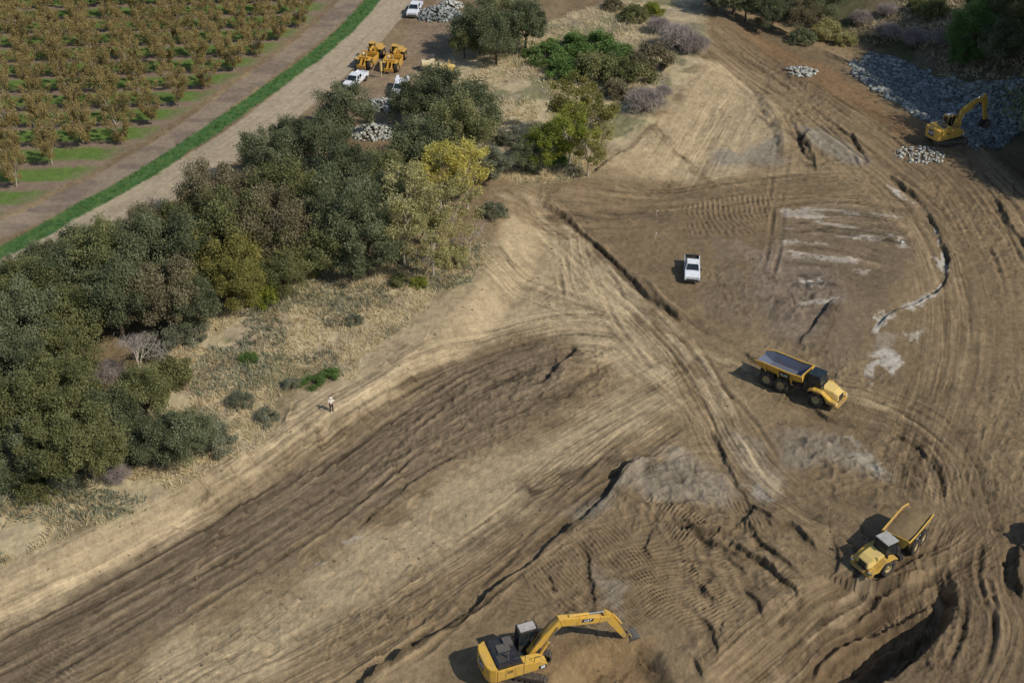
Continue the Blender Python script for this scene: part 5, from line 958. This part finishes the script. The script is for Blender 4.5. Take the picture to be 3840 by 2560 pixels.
def scraper(label, loc, head):
    """wheel tractor scraper, engine tractor in front, bowl and push frame behind"""
    rt = empty('wheel_scraper', loc, R(head)); tag(rt, label, 'scraper')
    for x in (3.3, -3.0):
        for s in (-1, 1): wheel(rt, x, s*1.25, .95, .72, s, ORG)
    t = MB(); t.prism([(2.3, .9), (5.2, .9), (5.3, 1.5), (5.1, 2.15), (2.3, 2.35)], -.75, .75); t.box(2.2, 4.3, -1.62, -.85, 1.92, 2.05); t.box(2.2, 4.3, .85, 1.62, 1.92, 2.05); t.build('tractor_body', YEL, rt, .05)
    c = MB(); c.box(1.7, 2.9, -.1, 1.0, 1.9, 2.2); c.box(1.65, 2.95, -.15, 1.05, 3.2, 3.3)
    for x in (1.75, 2.85):
        for y in (-.05, .95): c.cyl((x, y, 2.1), (x, y, 3.25), .05, None, 6)
    co = c.build('cab', YEL, rt); MB().box(1.78, 2.82, -.03, .93, 2.2, 3.2).build('cab_window', GLS, co)
    g = MB(); g.tube([(2.2, 0, 1.4), (1.6, 0, 2.7), (.6, 0, 2.7), (.2, 0, 2.3)], .28, 10); g.box(.0, .45, -1.75, 1.75, 1.7, 2.2)
    for y in (-1.75, 1.50): g.prism([(.2, 2.2), (-.2, 1.9), (-.6, .7), (-.1, .7), (.45, 1.7)], y, y+.25)
    g.build('gooseneck', ORG, rt, .03)
    b = MB(); 
    for y in (-1.72, 1.60): b.prism([(.3, .45), (.3, 1.95), (-2.2, 2.05), (-2.6, 1.3), (-2.2, .45)], y, y+.12)
    b.prism([(-2.2, .45), (-2.05, .45), (-2.45, 2.05), (-2.6, 2.05)], -1.6, 1.6); b.box(-2.1, .3, -1.6, 1.6, .42, .55); b.build('bowl', YEL, rt, .02)
    a = MB(); a.box(-.1, .3, -1.6, 1.6, .55, 1.9); a.build('apron', ORG, rt, .03)
    f = MB()
    for y in (-.55, .30): f.prism([(-2.2, 1.0), (-2.3, 1.9), (-3.0, 2.3), (-3.9, 1.5), (-4.7, 1.1), (-4.7, .7), (-3.6, .8)], y, y+.25)
    f.box(-3.2, -2.5, -1.1, 1.1, 1.7, 2.35); f.box(-4.85, -4.6, -.95, .95, .55, 1.25); f.build('push_frame', ORG, rt, .03)
    for y in (-1.1, 1.1): MB().box(-3.9, -2.1, y-.42 if y < 0 else y-.2, y+.2 if y < 0 else y+.42, 1.98, 2.1).build('fender', YEL, rt, .02)
    MB().cyl((-2.75, -.5, 2.35), (-2.75, -.5, 3.3), .09, None, 10).build('exhaust', CREAM, rt); MB().cyl((-2.4, .6, 2.55), (-1.7, .6, 2.55), .30, None, 14).build('air_tank', CREAM, rt)
    return rt
SP = [(3.3, 1.2), (3.3, -1.2), (-3, 1.2), (-3, -1.2)]
scA = scl(put(1390, 232, scraper, 'yellow and orange scraper, left one of the two, behind the white pickup', 72, pts=SP), .80)
scB = scl(put(1480, 247, scraper, 'yellow and orange scraper, right one of the two, nearer the cream tank', 80, pts=SP), .80)
def stand(px, py, name, label, cat): q = on_land(px, py); return tag(empty(name, q), label, cat)
o = stand(1431, 292, 'marker_post', 'tall pale yellow post standing between the two scrapers', 'post'); MB().cyl((0, 0, -.2), (0, 0, 1.1), .07, None, 8).build('lower_pole', CREAM, o); MB().cyl((0, 0, 1.1), (0, 0, 2.6), .20, .20, 12).build('yellow_sleeve', YELP, o, .03)
o = stand(1606, 262, 'water_tank_trailer', 'cream tank trailer behind the dark oak', 'trailer'); MB().cyl((-1.1, 0, 1.15), (1.1, 0, 1.15), .62, None, 18).build('tank', CREAM, o, .05); m = MB().box(-1.4, 1.5, -.6, .6, .45, .58); m.tube([(1.5, 0, .5), (2.5, 0, .45)], .06); m.build('chassis', STL, o); o.rotation_euler.z = R(15)
for s in (-1, 1): MB().ring((0, s*.75, .36), (0, s, 0), [(-.1, .2), (-.1, .34), (.1, .36), (.12, .2), (.1, .001)], 16).build('wheel', RUB, o)
MB().box(-.3, .3, -.25, .25, 1.72, 1.95).build('hatch', STL, o, .02)
o = stand(1636, 262, 'skid_tank', 'cream steel box beside the cream tank trailer', 'box'); MB().prism([(-.9, .1), (.9, .1), (1.0, .9), (.5, 1.2), (-.8, 1.1)], -.5, .5).build('body', CREAM, o, .04); MB().box(-1.0, 1.0, -.55, -.4, 0, .12).build('skid', STL, o); MB().box(-1.0, 1.0, .4, .55, 0, .12).build('skid', STL, o)
o = stand(1682, 274, 'light_plant', 'small yellow engine set right of the cream tank trailer', 'generator'); MB().prism([(-1.0, .35), (1.0, .35), (1.05, 1.1), (.7, 1.3), (-1.0, 1.3)], -.5, .5).build('body', YELP, o, .05); MB().cyl((.1, 0, 1.3), (.1, 0, 2.2), .07, None, 8).build('mast', YELP, o)
for s in (-1, 1): MB().ring((0, s*.6, .3), (0, s, 0), [(-.1, .18), (-.1, .28), (.1, .3), (.12, .16), (.1, .001)], 14).build('wheel', RUB, o)
o = stand(1628, 232, 'spare_bucket', 'grey steel bucket lying behind the cream tank trailer', 'bucket'); q = MB()
pf = [(0, 1.1), (-.55, 1.0), (-.9, .55), (-.8, .1), (-.2, .0), (.6, .05)]
for a_, b_ in zip(pf[:-1], pf[1:]): q.prism([a_, b_, (b_[0]*.9, b_[1]*.9+.06), (a_[0]*.9, a_[1]*.9+.06)], -.7, .7)
q.prism(pf, -.7, -.64); q.prism(pf, .64, .7); q.build('shell', STL, o); e_ = MB()
for i in range(5): e_.prism([(.6, .02), (.85, .04), (.6, .10)], -.66+i*.31, -.58+i*.31)
e_.build('teeth', CHR, o)
for i, (px, py, l_) in enumerate([(2462, 812, 'thin survey stake leaning on the brown earth above the pickup'), (2458, 896, 'short pale survey stake nearest above the pickup')]):
    o = stand(px, py, 'survey_stake', l_, 'stake'); MB().box(-.03, .03, -.02, .02, -.2, 1.0).build('stake', TIMB, o); MB().box(-.02, .16, -.004, .004, .75, .95).build('flag', WHP, o)

# ---------------------------------------------------------------- the person on the slope
def skinned(name, J, E, mat, parent, sub=2):
    me = bpy.data.meshes.new(name); me.from_pydata([j[:3] for j in J], E, []); o = link(name, me, parent); md = o.modifiers.new('s', 'SKIN'); sk = me.skin_vertices[0].data
    for i, j in enumerate(J): sk[i].radius = (j[3], j[4] if len(j) > 4 else j[3]); sk[i].use_root = (i == 0)
    md.use_smooth_shade = True; sb = o.modifiers.new('d', 'SUBSURF'); sb.levels = sub; sb.render_levels = sub; me.materials.append(mat); return o
def person(loc, rz):
    rt = empty('person', loc, R(rz)); tag(rt, 'person in a pale shirt and dark trousers standing alone on the tan slope', 'person')
    J = [(0, 0, .95, .13, .10), (0, 0, 1.12, .12, .09), (0, 0, 1.34, .15, .10), (0, 0, 1.46, .06), (0, .01, 1.56, .055), (0, .015, 1.66, .088, .10), (0, .01, 1.76, .06)]
    E = [(0, 1), (1, 2), (2, 3), (3, 4), (4, 5), (5, 6)]
    for s in (-1, 1):
        b = len(J); J += [(s*.10, 0, .88, .085), (s*.13, .02, .50, .058), (s*.15, -.02, .10, .040), (s*.16, .12, .035, .035)]; E += [(0, b), (b, b+1), (b+1, b+2), (b+2, b+3)]
        b = len(J); J += [(s*.19, 0, 1.40, .055), (s*.36, .05, 1.20, .040), (s*.40, .26, 1.10, .030), (s*.40, .33, 1.09, .026)]; E += [(2, b), (b, b+1), (b+1, b+2), (b+2, b+3)]; h = b+3
        for k, (dx, L) in enumerate([(-.03, .075), (-.01, .085), (.012, .08), (.033, .06)]):
            q = len(J); J += [(s*.40+dx, .33+L*.55, 1.085, .009), (s*.40+dx, .33+L, 1.06, .008)]; E += [(h, q), (q, q+1)]
        q = len(J); J += [(s*.40-s*.045, .32, 1.075, .010), (s*.40-s*.06, .355, 1.06, .009)]; E += [(h-1, q), (q, q+1)]
    body = skinned('body', J, E, SKIN, rt)
    sh = [(0, 0, .96, .165, .125), (0, 0, 1.14, .15, .115), (0, 0, 1.34, .18, .125), (0, 0, 1.45, .085)]; se = [(0, 1), (1, 2), (2, 3)]
    for s in (-1, 1): b = len(sh); sh += [(s*.19, 0, 1.40, .085), (s*.35, .045, 1.215, .065)]; se += [(2, b), (b, b+1)]
    skinned('shirt', sh, se, SHIRT, rt)
    tr = [(0, 0, .93, .16, .125)]; te = []
    for s in (-1, 1): b = len(tr); tr += [(s*.10, 0, .84, .11), (s*.13, .02, .50, .082), (s*.15, -.02, .10, .070)]; te += [(0, b), (b, b+1), (b+1, b+2)]
    skinned('trousers', tr, te, TROU, rt)
    for s in (-1, 1): MB().prism([(-.10, 0), (.18, 0), (.18, .06), (.05, .11), (-.08, .13), (-.10, .1)], -.05, .05).build('shoe', DKG, rt, .02).matrix_local = Matrix.Translation((s*.155, .0, 0)) @ Matrix.Rotation(math.pi/2, 4, 'Z')
    ht = MB().ring((0, .01, 1.70), (0, 0, 1), [(0, .165), (.01, .135), (.06, .125), (.11, .085), (.135, .001)], 18).build('hard_hat', SHIRT, rt, 0, True)
    fc = MB(); fc.ring((-.032, .112, 1.665), (0, 1, 0), [(0, .012), (.006, .001)], 8).ring((.032, .112, 1.665), (0, 1, 0), [(0, .012), (.006, .001)], 8); fc.build('eyes', DKG, rt)
    MB().add([(-.012, .11, 1.625), (.012, .11, 1.625), (0, .135, 1.628), (0, .112, 1.66)], [(0, 1, 2), (0, 2, 3), (1, 3, 2), (0, 3, 1)]).build('nose', SKIN, rt); MB().box(-.022, .022, .105, .112, 1.592, 1.60).build('mouth', RED, rt)
    for s in (-1, 1): MB().ring((s*.092, .0, 1.655), (s, 0, 0), [(0, .028), (.012, .02), (.012, .001)], 8).build('ear', SKIN, rt)
    return rt
person(on_land(1244, 1541), 205)
